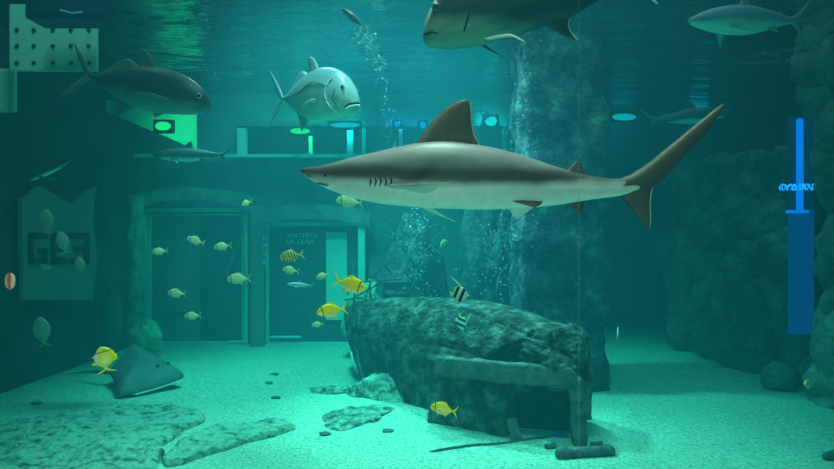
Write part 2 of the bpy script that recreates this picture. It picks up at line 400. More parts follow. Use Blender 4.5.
# ------------------------------------------------------------------ wreck
def build_wreck():
    A, B = Vector((-.78, 7.75, 0)), Vector((1.20, 5.35, 0)); ax = (B-A).normalized(); Lx = (B-A).length
    nn = Vector((ax.y, -ax.x, 0));             # towards the viewer's left
    if nn.y > 0: nn = -nn
    O = A.copy(); root = empty('wreck', O)
    tag(root, 'encrusted barrel shaped wooden wreck lying on the sand with an open broken end', 'wreck')
    us = [0, .08, .25, .5, .75, 1.0]
    prm = [(.12,.03,.78),(.28,.07,.89),(.44,.24,.97),(.50,.44,1.02),(.51,.47,1.04),(.47,.45,.93)]   # half width, half width at base, top height
    def sec(u, phi, grow=0):
        w_, wb, t = crv(prm, us, u)
        c, s = math.cos(phi), math.sin(phi)
        y = math.copysign(abs(c)**.75, c); z = max(s, 0)**.75 if s > 0 else s*.3
        ww = wb+(w_-wb)*min(1, max(0, z)*1.7)
        off = y*ww*(1+grow)
        zz = z*t*(1+grow)
        lean = (-.16+.30*(1-min(z,1)))*(1-u)**5 if z < 1 else -.16*(1-u)**5                # stem rakes outward at the far end
        p = ax*(u*Lx+lean)+nn*off+Vector((0, 0, zz))
        return p
    def rough(p, k=1, phi=None):
        q = p*1.0
        al = (p).dot(ax)
        w_ = phi if phi is not None else 0
        g = abs(math.sin(w_*5.5+.9*noise.noise(Vector((al*.8, 2, 1)))+.25*noise.noise(Vector((al*3, w_, 7)))))
        groove = -.075*max(0, 1-g*5.5)*(.4+.6*max(0,min(1,.6+1.4*noise.noise(Vector((al*1.3, w_*2, 4))))))
        return (.020*fbm(q*1.5+Vector((5,0,0)), 6, .75)-.03*max(0, noise.noise(q*1.9)-.15)+groove+.012*noise.noise(Vector((al*2, w_*14, 3))))*k
    def shell(u0, u1, p0, p1, nu, nv, p0e=None):
        vs = []; fs = []
        for i in range(nu):
            u = u0+(u1-u0)*i/(nu-1)
            for j in range(nv):
                pa = p0 if p0e is None else p0+(p0e-p0)*min(1, max(0, (u-.80)/.16)); phi = pa+(p1-pa)*j/(nv-1); p = sec(u, phi)
                c = ax*(u*Lx)+Vector((0,0,.3)); d = (p-c).normalized(); p = p+d*rough(p, 1, phi)
                if u > .97: p = p+ax*.05*noise.noise(Vector((phi*3, 1, 2)))
                vs.append(p)
        for i in range(nu-1):
            for j in range(nv-1): k = i*nv+j; fs.append([k, k+1, k+nv+1, k+nv])
        return vs, fs
    # main hull: closed solid to u=.72 with a wavy dark end
    nu, nv = 120, 84; vs, fs = shell(0, .70, -.2, PI+.2, nu, nv)
    fs.append([j for j in range(nv)]); fs.append([(nu-1)*nv+j for j in range(nv)][::-1])
    link('hull', vs, fs, M['hull'], root)
    # overhanging roof of the broken end
    vs, fs = shell(.68, 1.03, .30, PI-.35, 80, 70, 1.02)
    o = link('top_shell', vs, fs, M['hull'], root); s = o.modifiers.new('s', 'SOLIDIFY'); s.thickness = .09; s.offset = -1
    # far wall of the broken end
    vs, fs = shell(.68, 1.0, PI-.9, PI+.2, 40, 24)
    o = link('far_side', vs, fs, M['shadewood'], root); s = o.modifiers.new('s', 'SOLIDIFY'); s.thickness = .07; s.offset = -1
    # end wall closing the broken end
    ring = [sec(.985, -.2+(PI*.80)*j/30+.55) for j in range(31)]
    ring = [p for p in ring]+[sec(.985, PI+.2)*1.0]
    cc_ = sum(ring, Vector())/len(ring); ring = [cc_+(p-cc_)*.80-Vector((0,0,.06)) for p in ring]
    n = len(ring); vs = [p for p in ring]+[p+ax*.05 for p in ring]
    link('end_wall', vs, [list(range(n)), list(range(n,2*n))[::-1]]+[[i,(i+1)%n,n+(i+1)%n,n+i] for i in range(n)], M['shadewood'], root, smooth=False)
    def W(px, py, d): return P(px, py, d)-O
    # side boards reaching down to the sand left of the opening
    q = [Vector((.10,5.56,0)), Vector((.75,5.20,0)), Vector((1.0,5.65,0)), Vector((.40,6.1,0))]; rings = []
    for j in range(26):
        f = j/25; z = -.08+.68*f; ring = []
        for k in range(4):
            for i in range(16):
                p = q[k].lerp(q[(k+1)%4], i/16); cc = (q[0]+q[2])/2
                p = cc+(p-cc)*(1.02-.05*f); d = (p-cc).normalized()
                p = p+d*(.035*fbm((p.x*4, p.y*4, z*3.2), 5, .8)-.02*max(0, 1-abs(math.sin(z*14+noise.noise(p*2)))*4))
                ring.append(p+Vector((0,0,z))-O)
        rings.append(ring)
    MB().rings(rings).build('side_boards', M['hull'], root)
    MB().bar(W(500,380,5.50)*Vector((1,1,0))+Vector((0,0,.36)), W(584,380,5.34)*Vector((1,1,0))+Vector((0,0,.36)), .05, .9).build('shade_sheet', M['shadewood'], root, smooth=False)  # dark sheet added to keep the opening of the broken end in shade
    # lump stones on the broken end
    for i, (px, py, d, r) in enumerate([(541,352,5.2,(.16,.12,.075)),(560,366,5.08,(.14,.12,.085)),(530,360,5.25,(.10,.10,.06)),(566,345,5.25,(.13,.12,.09)),(572,338,5.3,(.12,.13,.11)),(578,355,5.15,(.09,.11,.13)),(556,336,5.42,(.15,.14,.10))]):
        vs, fs = rock_geo((0,0,0), r, 60+i, amp=.3, sub=4, fr=1.8)
        o = link('stone_lump', vs, fs, M['hull'], root, loc=W(px, py, d)); o.rotation_euler = (.1, .25, -.3)
    # long plank along the side
    def timber(name, a, b, w_, h_, seed, mt=M['timber'], nu=40):
        a, b = Vector(a), Vector(b); d = (b-a).normalized(); up = Vector((0,0,1)) if abs(d.z) < .8 else Vector((1,0,0))
        r = d.cross(up).normalized(); up = r.cross(d); rings = []
        for i in range(nu):
            t = i/(nu-1); p = a.lerp(b, t); e = min(1, min(t, 1-t)*14+.35); ring = []
            for k in range(20):
                an = 2*PI*k/20; c, s = math.cos(an), math.sin(an)
                q = p+r*(math.copysign(abs(c)**.45, c)*w_/2*e)+up*(math.copysign(abs(s)**.45, s)*h_/2*e)
                f = 1+.0; q = q+(q-p).normalized()*.018*fbm(q*6+Vector((seed,0,0)), 4)
                ring.append(q)
            rings.append(ring)
        return MB().rings(rings).build(name, mt, root)
    timber('plank', W(440,366,5.42), W(577,379,4.95), .08, .17, 1)
    timber('post', W(575,376,5.0), W(579,448,4.98), .10, .11, 2)
    timber('post', W(586,382,5.18), W(586,420,5.2), .08, .09, 7)
    timber('cross_beam', W(510,388,5.5), W(574,386,5.2), .07, .07, 3)
    timber('prop', W(511,418,5.2), W(517,442,5.12), .08, .08, 4)
    timber('rib', W(452,300,6.4), W(461,345,5.95), .07, .10, 8)
    # collar moulding where the skin folds down
    # bow straps
    for k, (x0, y0, x1, y1) in enumerate([(357,350,363,376),(351,352,358,374)]):
        MB().tube([W(x0,y0,7.25), W((x0+x1)/2-1,(y0+y1)/2,7.2), W(x1,y1,7.15)], .012).build('strap', M['frame'], root)
build_wreck()
# timbers lying on sand
def lying(name, px0, py0, px1, py1, r, label, mt, cat):
    def G(px, py, lift): d = ZC*F/(py-CY); d *= (ZC-lift)/ZC; return Vector(((px-CX)/F*d, d, lift+.0))
    a, b = G(px0,py0,r*.8), G(px1,py1,r*.8); rings = []; d = (b-a).normalized(); up = Vector((0,0,1)); rr = d.cross(up).normalized()
    nu = 30
    for i in range(nu):
        t = i/(nu-1); p = a.lerp(b, t); e = min(1, min(t,1-t)*10+.45)
        p.z += sand_h(p.x, p.y); ring = []
        for k in range(14):
            an = 2*PI*k/14; q = p+(rr*math.cos(an)+up*math.sin(an))*r*e; q = q+(q-p).normalized()*r*.35*fbm(q*7, 4); ring.append(q)
        rings.append(ring)
    o = MB().rings(rings).build(name, mt); tag(o, label, cat); return o
lying('timber_log', 556,456,614,453,.042,'short thick dark timber lying on sand before the wreck post',M['timber'],'timber')
lying('timber_scrap', 545,448,556,447,.02,'tiny dark timber scrap on sand behind the short timber',M['timber'],'timber')
lying('timber_scrap', 590,446,603,445,.018,'thin dark splinter on sand right of the wreck post',M['timber'],'timber')
lying('thin_rod', 430,452,556,437,.011,'long thin dark rod lying on sand in front of the wreck opening',M['timber'],'rod')
lying('timber_scrap', 824,457,840,452,.03,'dark scrap on sand at the bottom right edge',M['timber'],'timber')
for i, (px, py, lab) in enumerate([(269,383,'dark pebble on open sand left of the wreck, farther one'),(275,374,'tiny dark pebble on open sand nearest the doorway'),(276,398,'dark pebble on open sand above the pebbly patch'),(325,437,'dark pebble on sand below the pebbly patch'),(388,432,'small dark pebble on sand just right of the pebbly patch'),(36,405,'dark flat pebble on sand at far left')]):
    d = ZC*F/(py-CY); x = (px-CX)/F*d
    rock('pebble', Vector((x, d, sand_h(x,d)+.008)), (.05,.035,.018), M['darkrock'], 80+i, lab, sub=3)

d_ = ZC*F/(437-CY); bs = rock('blue_light_patch', Vector(((559-CX)/F*d_, d_, sand_h((559-CX)/F*d_, d_)+.008)), (.075,.05,.012), mat('blue_light_patch', (.05,.25,.95), .6), 99, 'small painted patch of blue lamp light on sand behind the wreck post', 'light patch', sub=3)  # blue lamp light on the sand, put in as a coloured patch
# drum and dead branches behind the wreck
dr = empty('drum', P(398,291,7.9)); tag(dr, 'dark barrel shaped stump standing behind the far end of the wreck', 'drum')
rings = []
for j in range(24):
    z = -.45+.62*j/23; r = .165+.012*math.sin(j*1.3)+.01*(1-abs(j-12)/12)
    rings.append([Vector((r*math.cos(2*PI*k/28), r*math.sin(2*PI*k/28), z+.01*noise.noise(Vector((k,j,0))))) for k in range(28)])
MB().rings(rings).build('body', M['darkrock'], dr)
MB().tube([(.17*math.cos(a*PI/12), .17*math.sin(a*PI/12), .12) for a in range(25)], .014, 6).build('rim', M['timber'], dr)
rock('pale_coral_rock', P(364,296,8.6)+Vector((0,0,-.25)), (.30,.22,.5), M['algae'], 91, 'pale green rock behind the branches at the far end of the wreck', sub=4, amp=.35)
br = empty('branches', P(375,290,7.5)); tag(br, 'bare dark branches standing on the far end of the wreck', 'branches')
O = P(375,290,7.5)
for pts in [[(353,310),(355,285),(352,262)],[(362,308),(372,280),(384,264)],[(384,264),(392,274),(401,283)],[(371,306),(370,282),(371,268)],[(350,284),(372,281),(402,279)],[(356,296),(378,283),(384,264)],[(380,308),(383,290),(376,270)],[(345,300),(360,298),(376,303)]]:
    q = [P(x, y, 7.5+.12*random.uniform(-1,1))-O for x, y in pts]
    MB().tube(resample(q, 9), [.013-.0006*i for i in range(9)], 6).build('branch', M['timber'], br)
for i,(pts,lab) in enumerate([([(430,254),(440,268),(446,300)],'thin curved stalk arching over the wreck beneath the faint idol fish'),([(416,292),(420,266),(431,254)],'thin bent stalk leaning right above the drum stump')]):
    o = MB().tube(resample([P(x,y,7.9) for x,y in pts],12), [.012-.0005*k for k in range(12)], 6).build('stalk', M['coral']); tag(o, lab, 'stalk')
# sea fan by the far outcrop
sf = []
def grow(p, d, l, r, lvl):
    q = p+d*l; sf.append((p, q, r))
    if lvl == 0: return
    for s in (-1, 1):
        a = s*random.uniform(.25, .6); dd = Vector((d.x*math.cos(a)-d.z*math.sin(a), d.y+random.uniform(-.1,.1), d.x*math.sin(a)+d.z*math.cos(a))).normalized()
        grow(q, dd, l*random.uniform(.7,.9), r*.75, lvl-1)
def seafan(px, py, d, h, label, lv=5):
    global sf; sf = []; b = P(px, py, d); grow(Vector((0,0,0)), Vector((.05,0,1)), h*.27, .02, lv)
    mb = MB()
    for p, q, r in sf: mb.tube([p, q], [r, r*.8], 5)
    o = mb.build('sea_fan', M['coral'], loc=b); tag(o, label, 'sea fan'); return o
random.seed(3)
seafan(415, 290, 8.3, 1.05, 'dark branching sea fan behind the wreck under the big shark')
seafan(497, 300, 7.7, 1.0, 'dark branching sea fan against the left side of the rock pillar')
seafan(478, 140, 8.9, .55, 'small sea fan near the surface just left of the rock pillar', 4)

# ------------------------------------------------------------------ building front on the back wall
D = 9.55
def rect(mb, x0, y0, x1, y1, d, th):
    a, b = P(x0, y1, d), P(x1, y0, d)
    return mb.box(((a.x+b.x)/2, d+th/2, (a.z+b.z)/2), (abs(b.x-a.x)/2, th/2, abs(b.z-a.z)/2))
def frame(mb, x0, y0, x1, y1, w_, d, th):
    rect(mb, x0, y0, x1, y0+w_, d, th); rect(mb, x0, y1-w_, x1, y1, d, th); rect(mb, x0, y0+w_, x0+w_, y1-w_, d, th); rect(mb, x1-w_, y0+w_, x1, y1-w_, d, th)
w2 = empty('window_2', P(195, 345, D)); tag(w2, kind='structure'); O2 = P(195,345,D)
def part(mb, name, mt, root, O):
    mb.v = [v-O for v in mb.v]; return mb.build(name, mt, root, smooth=False)
mb = MB(); frame(mb, 143,208,248,347,4,D,.10); part(mb,'window_frame',M['frame'],w2,O2)
mb = MB(); frame(mb, 149,214,243,343,1.3,D+.03,.05); part(mb,'inner_frame',M['frame'],w2,O2)
mb = MB(); rect(mb, 147,212,244,345,D+.1,.03); part(mb,'back_panel',M['panel'],w2,O2)
mb = MB(); rect(mb, 150,214,200,340,D+.075,.02); part(mb,'sash_panel',M['gable'],w2,O2)
pts = [(158,312),(158,288),(172,258),(178,255),(184,258),(197,288),(197,312)]
vs = [P(x,y,D+.05) for x,y in pts]+[P(x,y,D+.09) for x,y in pts]; n = len(pts)
mb = MB().add(vs, [list(range(n)), list(range(n,2*n))[::-1]]+[[i,(i+1)%n,n+(i+1)%n,n+i] for i in range(n)]); part(mb,'gable_panel',M['pink'],w2,O2)
mb = MB(); rect(mb, 229,340.5,247,342,D-.03,.03); part(mb,'window_sill',M['white'],w2,O2)
mb = MB(); mb.bar(P(226,275,D+.06),P(245,228,D+.06),.02,.05); part(mb,'glazing_bar',M['gable'],w2,O2)
d1 = empty('door_1', P(318,345,D)); tag(d1, kind='structure'); O3 = P(318,345,D)
mb = MB(); frame(mb, 264,222,364,347,4,D,.10); part(mb,'door_frame',M['frame'],d1,O3)
mb = MB(); rect(mb, 358,220,365,347,D-.06,.06); part(mb,'jamb',M['doorpanel'],d1,O3)
mb = MB(); rect(mb, 267,226,361,346,D+.1,.03); part(mb,'door_panel',M['panel'],d1,O3)
mb = MB(); rect(mb, 326,232,347,320,D+.07,.02); part(mb,'lit_panel',M['doorpanel'],d1,O3)
mb = MB(); rect(mb, 270,336,301,338,D-.03,.03); part(mb,'door_sill',M['white'],d1,O3)
def letters(txt, px, py, hpx, d, parent, O, mt, sp=1.0, lead=1.0):
    c = bpy.data.curves.new('lettering', 'FONT'); c.body = txt; c.size = hpx/F*d*1.35; c.extrude = .006; c.space_character = sp; c.space_line = lead
    o = bpy.data.objects.new('lettering', c); COL.objects.link(o); c.materials.append(mt)
    o.parent = parent; o.location = P(px, py, d)-O; o.rotation_euler = (PI/2, 0, 0); return o
letters('WATERTE\nUF LZAM', 287, 237.5, 4.6, D+.04, d1, O3, M['pale_letter'], 1.12, 1.0)
letters('L\nA\nS\nE', 263, 240, 5.2, D-.16, d1, O3, M['pale_letter'], 1, 1.15)
# brown post, arches, pale stone column
mb = MB(); rect(mb, 250,206,264,348,D-.14,.2); tag(bevel(mb.build('trim_1', M['brown'], smooth=False), .01), kind='structure')
def arch(name, x0, x1, ye, yt, th, d, mt):
    vs = []; fs = []; n = 24
    for i in range(n):
        t = i/(n-1); x = x0+(x1-x0)*t; y = ye+(yt-ye)*math.sin(PI*t)**.6
        for yy, dd in ((y,d),(y+th,d),(y+th,d+.2),(y,d+.2)):
            p = P(x, yy, d); p.y = dd; p.z += .02*noise.noise(Vector((x*.3, yy*.3, 1))); vs.append(p)
    for i in range(n-1):
        for k in range(4): fs.append([i*4+k, i*4+(k+1)%4, (i+1)*4+(k+1)%4, (i+1)*4+k])
    fs += [[0,1,2,3],[(n-1)*4+k for k in range(4)][::-1]]
    o = link(name, vs, fs, mt, smooth=False); tag(o, kind='structure'); return o
arch('trim_2', 250, 370, 212, 204, 15, D-.12, M['arch'])
arch('trim_3', 128, 252, 200, 187, 13, D-.12, M['arch'])
rings = []
for j in range(60):
    z = -.1+2.38*j/59; n = 24; r0 = .115
    rings.append([P(135,345,D-.15)*Vector((1,1,0)) if False else Vector((P(135,345,D-.15).x, D-.15, z))+Vector((math.cos(2*PI*k/n), math.sin(2*PI*k/n), 0))*(r0+.05*fbm((math.cos(2*PI*k/n)*1.5, math.sin(2*PI*k/n)*1.5, z*2.2), 5, .7)) for k in range(n)])
o = MB().rings(rings).build('stone_column', M['algae']); tag(o, 'pale green encrusted stone column left of the glazed window', 'column')
# upper ledge and the strip of lit windows over it
mb = MB(); rect(mb, 60,154,505,157,D-.05,.2); tag(mb.build('trim_4', M['frame'], smooth=False), kind='structure')
M['litglass'] = emit('lit_glass', (.01,.30,.30), .10)
w3 = empty('window_3', P(370,154,D)); tag(w3, kind='structure'); O4 = P(370,154,D)
mb = MB(); rect(mb, 236,126,508,154,D+.08,.03); part(mb,'pane',M['litglass'],w3,O4)
for x in (237,243,309,347,362,399,430,468,503):
    mb = MB(); rect(mb, x,128,x+(3.5 if x not in (237,347) else 6),154,D,.08); part(mb,'mullion',M['frame'],w3,O4)
# lamps along the waterline
def lamp(px, py, d, w_, h_, col, st, label, light=None):
    root = empty('underwater_lamp', P(px,py,d)); tag(root, label, 'lamp')
    hw, hh = w_/F*d/2, h_/F*d/2
    bevel(MB().box((0,.04,0), (hw+.03,.035,hh+.03)).build('housing', M['black'], root, smooth=False), .01)
    MB().ell((0,0,0), (hw,.03,hh)).build('lens', emit('lamp_glow', col, st), root)
    if light:
        l = bpy.data.lights.new('lamp_light', 'SPOT'); l.energy = light*2.6; l.color = col; l.shadow_soft_size = .05; l.spot_size = math.radians(150); l.spot_blend = .8
        o = bpy.data.objects.new('lamp_light', l); COL.objects.link(o); o.location = P(px,py,d)+Vector((0,.1,0)); o.rotation_euler = (math.radians(80), 0, 0)
lamp(163,126,8.1,16,9,(.15,1,.25),1.80,'yellow green underwater lamp below the dark trevally at left',7)
lamp(300,131,9.3,20,6,(.2,1,.15),1.60,'yellow green underwater lamp under the silver trevally',12)
lamp(345,125,9.3,30,5,(.02,.8,.9),1.10,'long cyan underwater lamp below the silver trevally head',8)
lamp(491,121,9.4,12,10,(.02,.9,.9),1.60,'square cyan underwater lamp left of the rock pillar',8)
lamp(624,117,10.8,24,7,(.02,.75,.9),1.30,'wide cyan underwater lamp right of the rock pillar',8)
lamp(699,108,10.8,20,14,(.02,.65,.9),1.20,'cyan underwater lamp behind the big shark tail tip',8)
lamp(397,124,9.4,6,5,(.03,.3,1),1.40,'small blue underwater lamp nearest the silver trevally',4)
lamp(423,125,9.4,6,7,(.03,.3,1),1.40,'small blue underwater lamp beside the big shark dorsal fin',4)
# board lit by the green lamp
pts = [(103,100),(197,100),(197,150),(105,111)]
vs = [P(x,y,8.7) for x,y in pts]+[P(x,y,8.75) for x,y in pts]
mb = MB().add(vs, [[0,1,2,3],[7,6,5,4],[0,4,5,1],[1,5,6,2],[2,6,7,3],[3,7,4,0]]); o = mb.build('slanted_board', M['peg'], smooth=False)
tag(o, 'pale green board with a slanted lower edge lit by the yellow green lamp', 'board')
# peg board and navy box hanging at upper left
O5 = P(53,41,4.9); pb = empty('peg_board', O5); tag(pb, 'pale green board with rows of dark holes hanging at the upper left', 'board')
mb = MB(); rect(mb, 9,4,97,71,4.9,.03); mb.v = [v-O5 for v in mb.v]; bevel(mb.build('panel', M['peg'], pb, smooth=False), .008)
for y in (30,46,63):
    for x in (17,34,53,71,89):
        c = P(x,y,4.9)-O5; MB().tube([c+Vector((0,-.006,0)), c+Vector((0,.006,0))], .017, 12).build('hole', M['hole'], pb)
O6 = P(67,10,4.6); nb = empty('equipment_box', O6); tag(nb, 'dark navy box hanging in front of the holed board', 'box')
mb = MB(); rect(mb, 24,-18,103,18,4.5,.25); mb.v = [v-O6 for v in mb.v]; bevel(mb.build('body', M['navy'], nb, smooth=False), .02)
mb = MB(); rect(mb, 30,-10,98,14,4.485,.02); mb.v = [v-O6 for v in mb.v]; bevel(mb.build('front_plate', M['navy'], nb, smooth=False), .006)
MB().tube([P(60,10,4.47)-O6, P(72,13,4.47)-O6, P(82,12,4.47)-O6], .006, 6).build('handle', M['frame'], nb)
mb = MB(); rect(mb, -12,68,15,112,5.1,.04); o = bevel(mb.build('pale_board', M['peg'], smooth=False), .03); tag(o, 'plain pale green board at the left edge below the holed board', 'board')

# left wall panel with stencilled characters
def leftwall_y(px): # depth where the left wall (x about -4.4) shows at px
    return -4.28*F/(px-CX)
def LP(px, py, off=0):
    d = leftwall_y(px); p = P(px, py, d); p.x += off; return p
pp = empty('stencil_board', LP(65,240)); OP = LP(65,240); tag(pp, 'dull pinkish board with dark block characters on the left wall', 'board')
pts = [(22,200),(40,186),(58,196),(72,205),(86,192),(97,187),(95,200),(93,222),(96,245),(97,262),(94,300),(24,300)]
vs = [LP(x,y,.0)-OP for x,y in pts]+[LP(x,y,-.05)-OP for x,y in pts]; n = len(pts)
MB().add(vs, [list(range(n)), list(range(n,2*n))[::-1]]+[[i,(i+1)%n,n+(i+1)%n,n+i] for i in range(n)]).build('panel', M['pink'], pp, smooth=False)
glyph = {'G':[(0,0,1,.2),(0,0,.24,1),(0,.82,1,1),(.76,.5,1,1),(.5,.5,1,.66)], 'E':[(0,0,1,.2),(0,0,.26,1),(0,.82,1,1),(0,.42,.85,.6)], 'B':[(0,0,1,.2),(0,.82,1,1),(.74,0,1,1),(.15,.42,1,.6)]}
for ch, x0 in (('G',28),('E',50),('B',70)):
    mb = MB()
    for (a, b, c, d_) in glyph[ch]:
        q = [(x0+18*a, 233+31*b),(x0+18*c, 233+31*b),(x0+18*c, 233+31*d_),(x0+18*a, 233+31*d_)]
        mb.add([LP(x,y,.02)-OP for x,y in q]+[LP(x,y,.004)-OP for x,y in q], [[0,1,2,3],[7,6,5,4],[0,4,5,1],[1,5,6,2],[2,6,7,3],[3,7,4,0]])
    mb.build('lettering', M['letter'], pp, smooth=False)

# ------------------------------------------------------------------ blue light at the right
M['blue1'] = emit('blue_tube', (.01,.22,1), 1.6)
M['blue2'] = emit('blue_spill', (.003,.09,.40), .8)
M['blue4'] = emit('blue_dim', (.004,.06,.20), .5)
M['blue3'] = emit('blue_neon', (.05,.35,1), 2.5)
OB = P(803,200,6.62); bl = empty('blue_light', OB); tag(bl, 'tall vertical blue light strip in the gap between the two rock faces', 'light')
mb = MB(); rect(mb, 798,118,804.5,211,6.6,.05); mb.v = [v-OB for v in mb.v]; bevel(mb.build('tube', M['blue1'], bl, smooth=False), .02)
mb = MB(); rect(mb, 790,210,814,334,6.75,.04); mb.v = [v-OB for v in mb.v]; mb.build('spill_panel', M['blue2'], bl, smooth=False)  # lamp spill on the wall below the tube, put in as an emissive sheet
mb = MB(); rect(mb, 790,116,814,210,6.75,.04); mb.v = [v-OB for v in mb.v]; mb.build('dim_panel', M['blue4'], bl, smooth=False)  # soft glow around the tube, also put in as emission
mb = MB(); rect(mb, 789,210,809,213,6.58,.06); mb.v = [v-OB for v in mb.v]; mb.build('bracket', M['blue1'], bl, smooth=False)
ON = P(800,187,6.5); ns = empty('neon_squiggle', ON); tag(ns, 'small blue neon squiggle across the vertical blue light strip', 'neon sign')
for x0, x1, ph in ((779,790,0),(791,796,2),(799,808,1),(808,822,3)):
    pts = [P(x0+(x1-x0)*k/14+1.2*math.sin(k*2.1), 187+3.2*math.sin(k*1.35+ph), 6.5)-ON for k in range(15)]
    MB().tube(resample(pts, 60), .006, 6).build('neon_tube', M['blue3'], ns)

# ------------------------------------------------------------------ the big shark (traced in metres at its own distance)
def shark(name, loc, rot, scale, mats, st, fins, label, cat, eye=None, group=None, sq=2.0, slits=()):
    root = empty(name, loc, rot, scale); tag(root, label, cat, group)
    body = loft_body(st, 60, 28, sq).build('body', mats[0], root)
    for f in fins:
        mb = MB(); fin(mb, f[1], f[2], f[3], f[4] if len(f) > 4 else (0,1,0)); o = mb.build(f[0], f[5] if len(f) > 5 else mats[1], root)
    if eye:
        x, z, y, r = eye
        for s in (-1, 1):
            e = MB().ell((x, s*y, z), (r, r*.45, r)).build('eye', M['darkiris'], root)
            MB().ell((x, s*(y+r*.3), z), (r*.6, r*.3, r*.62)).build('pupil', M['eye'], e)
    for (x, z, h, y) in slits:
        for s in (-1, 1):
            MB().tube([(x, s*y*.985, z-h/2), (x+.006, s*y, z), (x, s*y*.985, z+h/2)], [.002,.004,.002], 6).build('gill_slit', M['eye'], root)
    return root
DS = 2.45
def sx(px): return (px-460)/F*DS
def sz(py): return (185-py)/F*DS
pts = [(300,170,171.5,.004),(304,168.2,175.5,.022),(312,166.8,181,.036),(326,164.5,188.5,.056),(350,158,197.5,.085),(380,151,203.5,.108),(415,143.6,207,.125),(450,141.5,209,.132),(490,147,209.5,.130),(520,154.5,208.6,.115),(545,163,206.5,.095),(568,170.5,203.5,.075),(592,176,199.5,.055),(615,178.6,196.5,.038),(635,176,193,.026),(655,166,181,.017)]
st = [(sx(a), sz(b), sz(c), d*.76) for a,b,c,d in pts]
q = lambda l: [(sx(x), sz(y)) for x, y in l]
M['shark'] = fishmat('shaded_shark_hide', (.25,.255,.255), (.085,.075,.065), (.94,.95,.90), .060, -.002, nose=(.2, -.11), rough=.42, nz=.04, soft=.022, slope=-.012, scale=5)  # overhead shading put into the darker flank and paler back, over real countershading
M['sharkfin'] = noise_mat('shark_fin', [(.35,(.105,.085,.06)),(.65,(.15,.122,.09))], scale=6, rough=.5, bump=.05)
M['sharkpec'] = fishmat('shark_pectoral', (.26,.25,.23), (.62,.62,.58), (.80,.82,.77), .3, -.5, rough=.5, nz=.03, soft=.2)
M['pale'] = noise_mat('pale_fin', [(.3,(.72,.76,.70)),(.7,(.82,.85,.80))], scale=8, rough=.5, bump=.05)
hwp = .112
big = shark('shark', P(460,185,DS), (0,0,0), 1, (M['shark'], M['sharkfin']), st, [
    ('dorsal_fin', q([(414,147),(424,132),(437,116),(452,104),(464,99.5)]), q([(483,150),(475,139),(471,124),(470.5,110),(470,101)]), .05),
    ('second_dorsal_fin', q([(564,174),(570,167),(575,162),(578,160.5)]), q([(595,179),(588,176),(584,170),(581,163)]), .02),
    ('caudal_fin', q([(606,180),(621,178.5),(640,169),(668,147),(700,121),(722,104)]), q([(616,196),(640,195),(660,182),(685,156),(708,131),(725,107)]), .055),
    ('lower_caudal_lobe', q([(612,192),(622,199),(634,213),(645,225),(649,227.5)]), q([(655,178),(651,192),(650,205),(650.5,218),(650,227)]), .035),
    ('anal_fin', q([(564,202),(571,207),(577,211),(582,214)]), q([(590,198),(586,201),(583.5,207),(583,213)]), .018),
    ('pelvic_fin', [(sx(506),-.055,sz(200.5)),(sx(515),-.075,sz(204)),(sx(528),-.09,sz(208))], [(sx(541),-.045,sz(201)),(sx(538),-.06,sz(205)),(sx(531),-.085,sz(208.5))], .012, (0,.75,-.5)),
    ('pelvic_fin', [(sx(506),.06,sz(200)),(sx(511),.075,sz(208)),(sx(519),.10,sz(218))], [(sx(541),.045,sz(201)),(sx(535),.065,sz(208)),(sx(522),.10,sz(218))], .014, (0,.75,.5), M['pale']),
    ('pectoral_fin', [(sx(384),-.075,sz(186)),(sx(402),-.14,sz(187.5)),(sx(425),-.25,sz(188.5)),(sx(447),-.30,sz(188.5))], [(sx(412),-.08,sz(192)),(sx(421),-.16,sz(196)),(sx(428),-.21,sz(196)),(sx(444),-.29,sz(190))], .016, (0,.25,1), M['sharkpec']),
    ('pectoral_fin', [(sx(392),.09,sz(196)),(sx(415),.15,sz(203)),(sx(438),.24,sz(212)),(sx(460),.31,sz(219.5))], [(sx(420),.09,sz(199)),(sx(431),.15,sz(205)),(sx(445),.22,sz(213)),(sx(460),.31,sz(220.5))], .016, (0,.3,1), M['pale']),
    ], 'large grey brown shark with pale belly gliding leftward across the middle', 'shark', sq=2.15,
    slits=[(sx(x), sz(183), .04, y*.8) for x, y in ((371,.094),(376,.098),(381,.102),(386,.106),(391,.108))])
# eye and mouth of the big shark
for s in (-1, 1):
    e = MB().ell((sx(327), s*.0445, sz(176.5)), (.0055,.003,.0055)).build('eye', M['eye'], big)
    MB().ell((sx(327), s*.047, sz(176.5)), (.0035,.002,.0035)).build('pupil', M['eye'], e)
mb = MB().tube([(sx(318),-.030,sz(183.8)),(sx(323),-.038,sz(185)),(sx(327),-.043,sz(186.2)),(sx(330),-.045,sz(186))], [.002,.003,.003,.002], 6); mb.build('mouth', M['eye'], big)
MB().tube([(sx(308),-.024,sz(175.5)),(sx(310),-.027,sz(177)),(sx(312.5),-.030,sz(177.3))], .002, 6).build('nostril', M['eye'], big)
# white trailing edges
mb = MB().tube(resample([Vector((sx(x),0,sz(y))) for x,y in [(470.3,103),(471,113),(472,126),(475,138),(482,148.5)]], 14), .0025, 6); mb.build('fin_edge', M['sharkpec'], big)
mb = MB().tube(resample([Vector((sx(x),0,sz(y))) for x,y in [(655,180),(651,193),(650,206),(650.6,218),(649.5,227.5)]], 14), .003, 6); mb.build('fin_edge', M['sharkpec'], big)

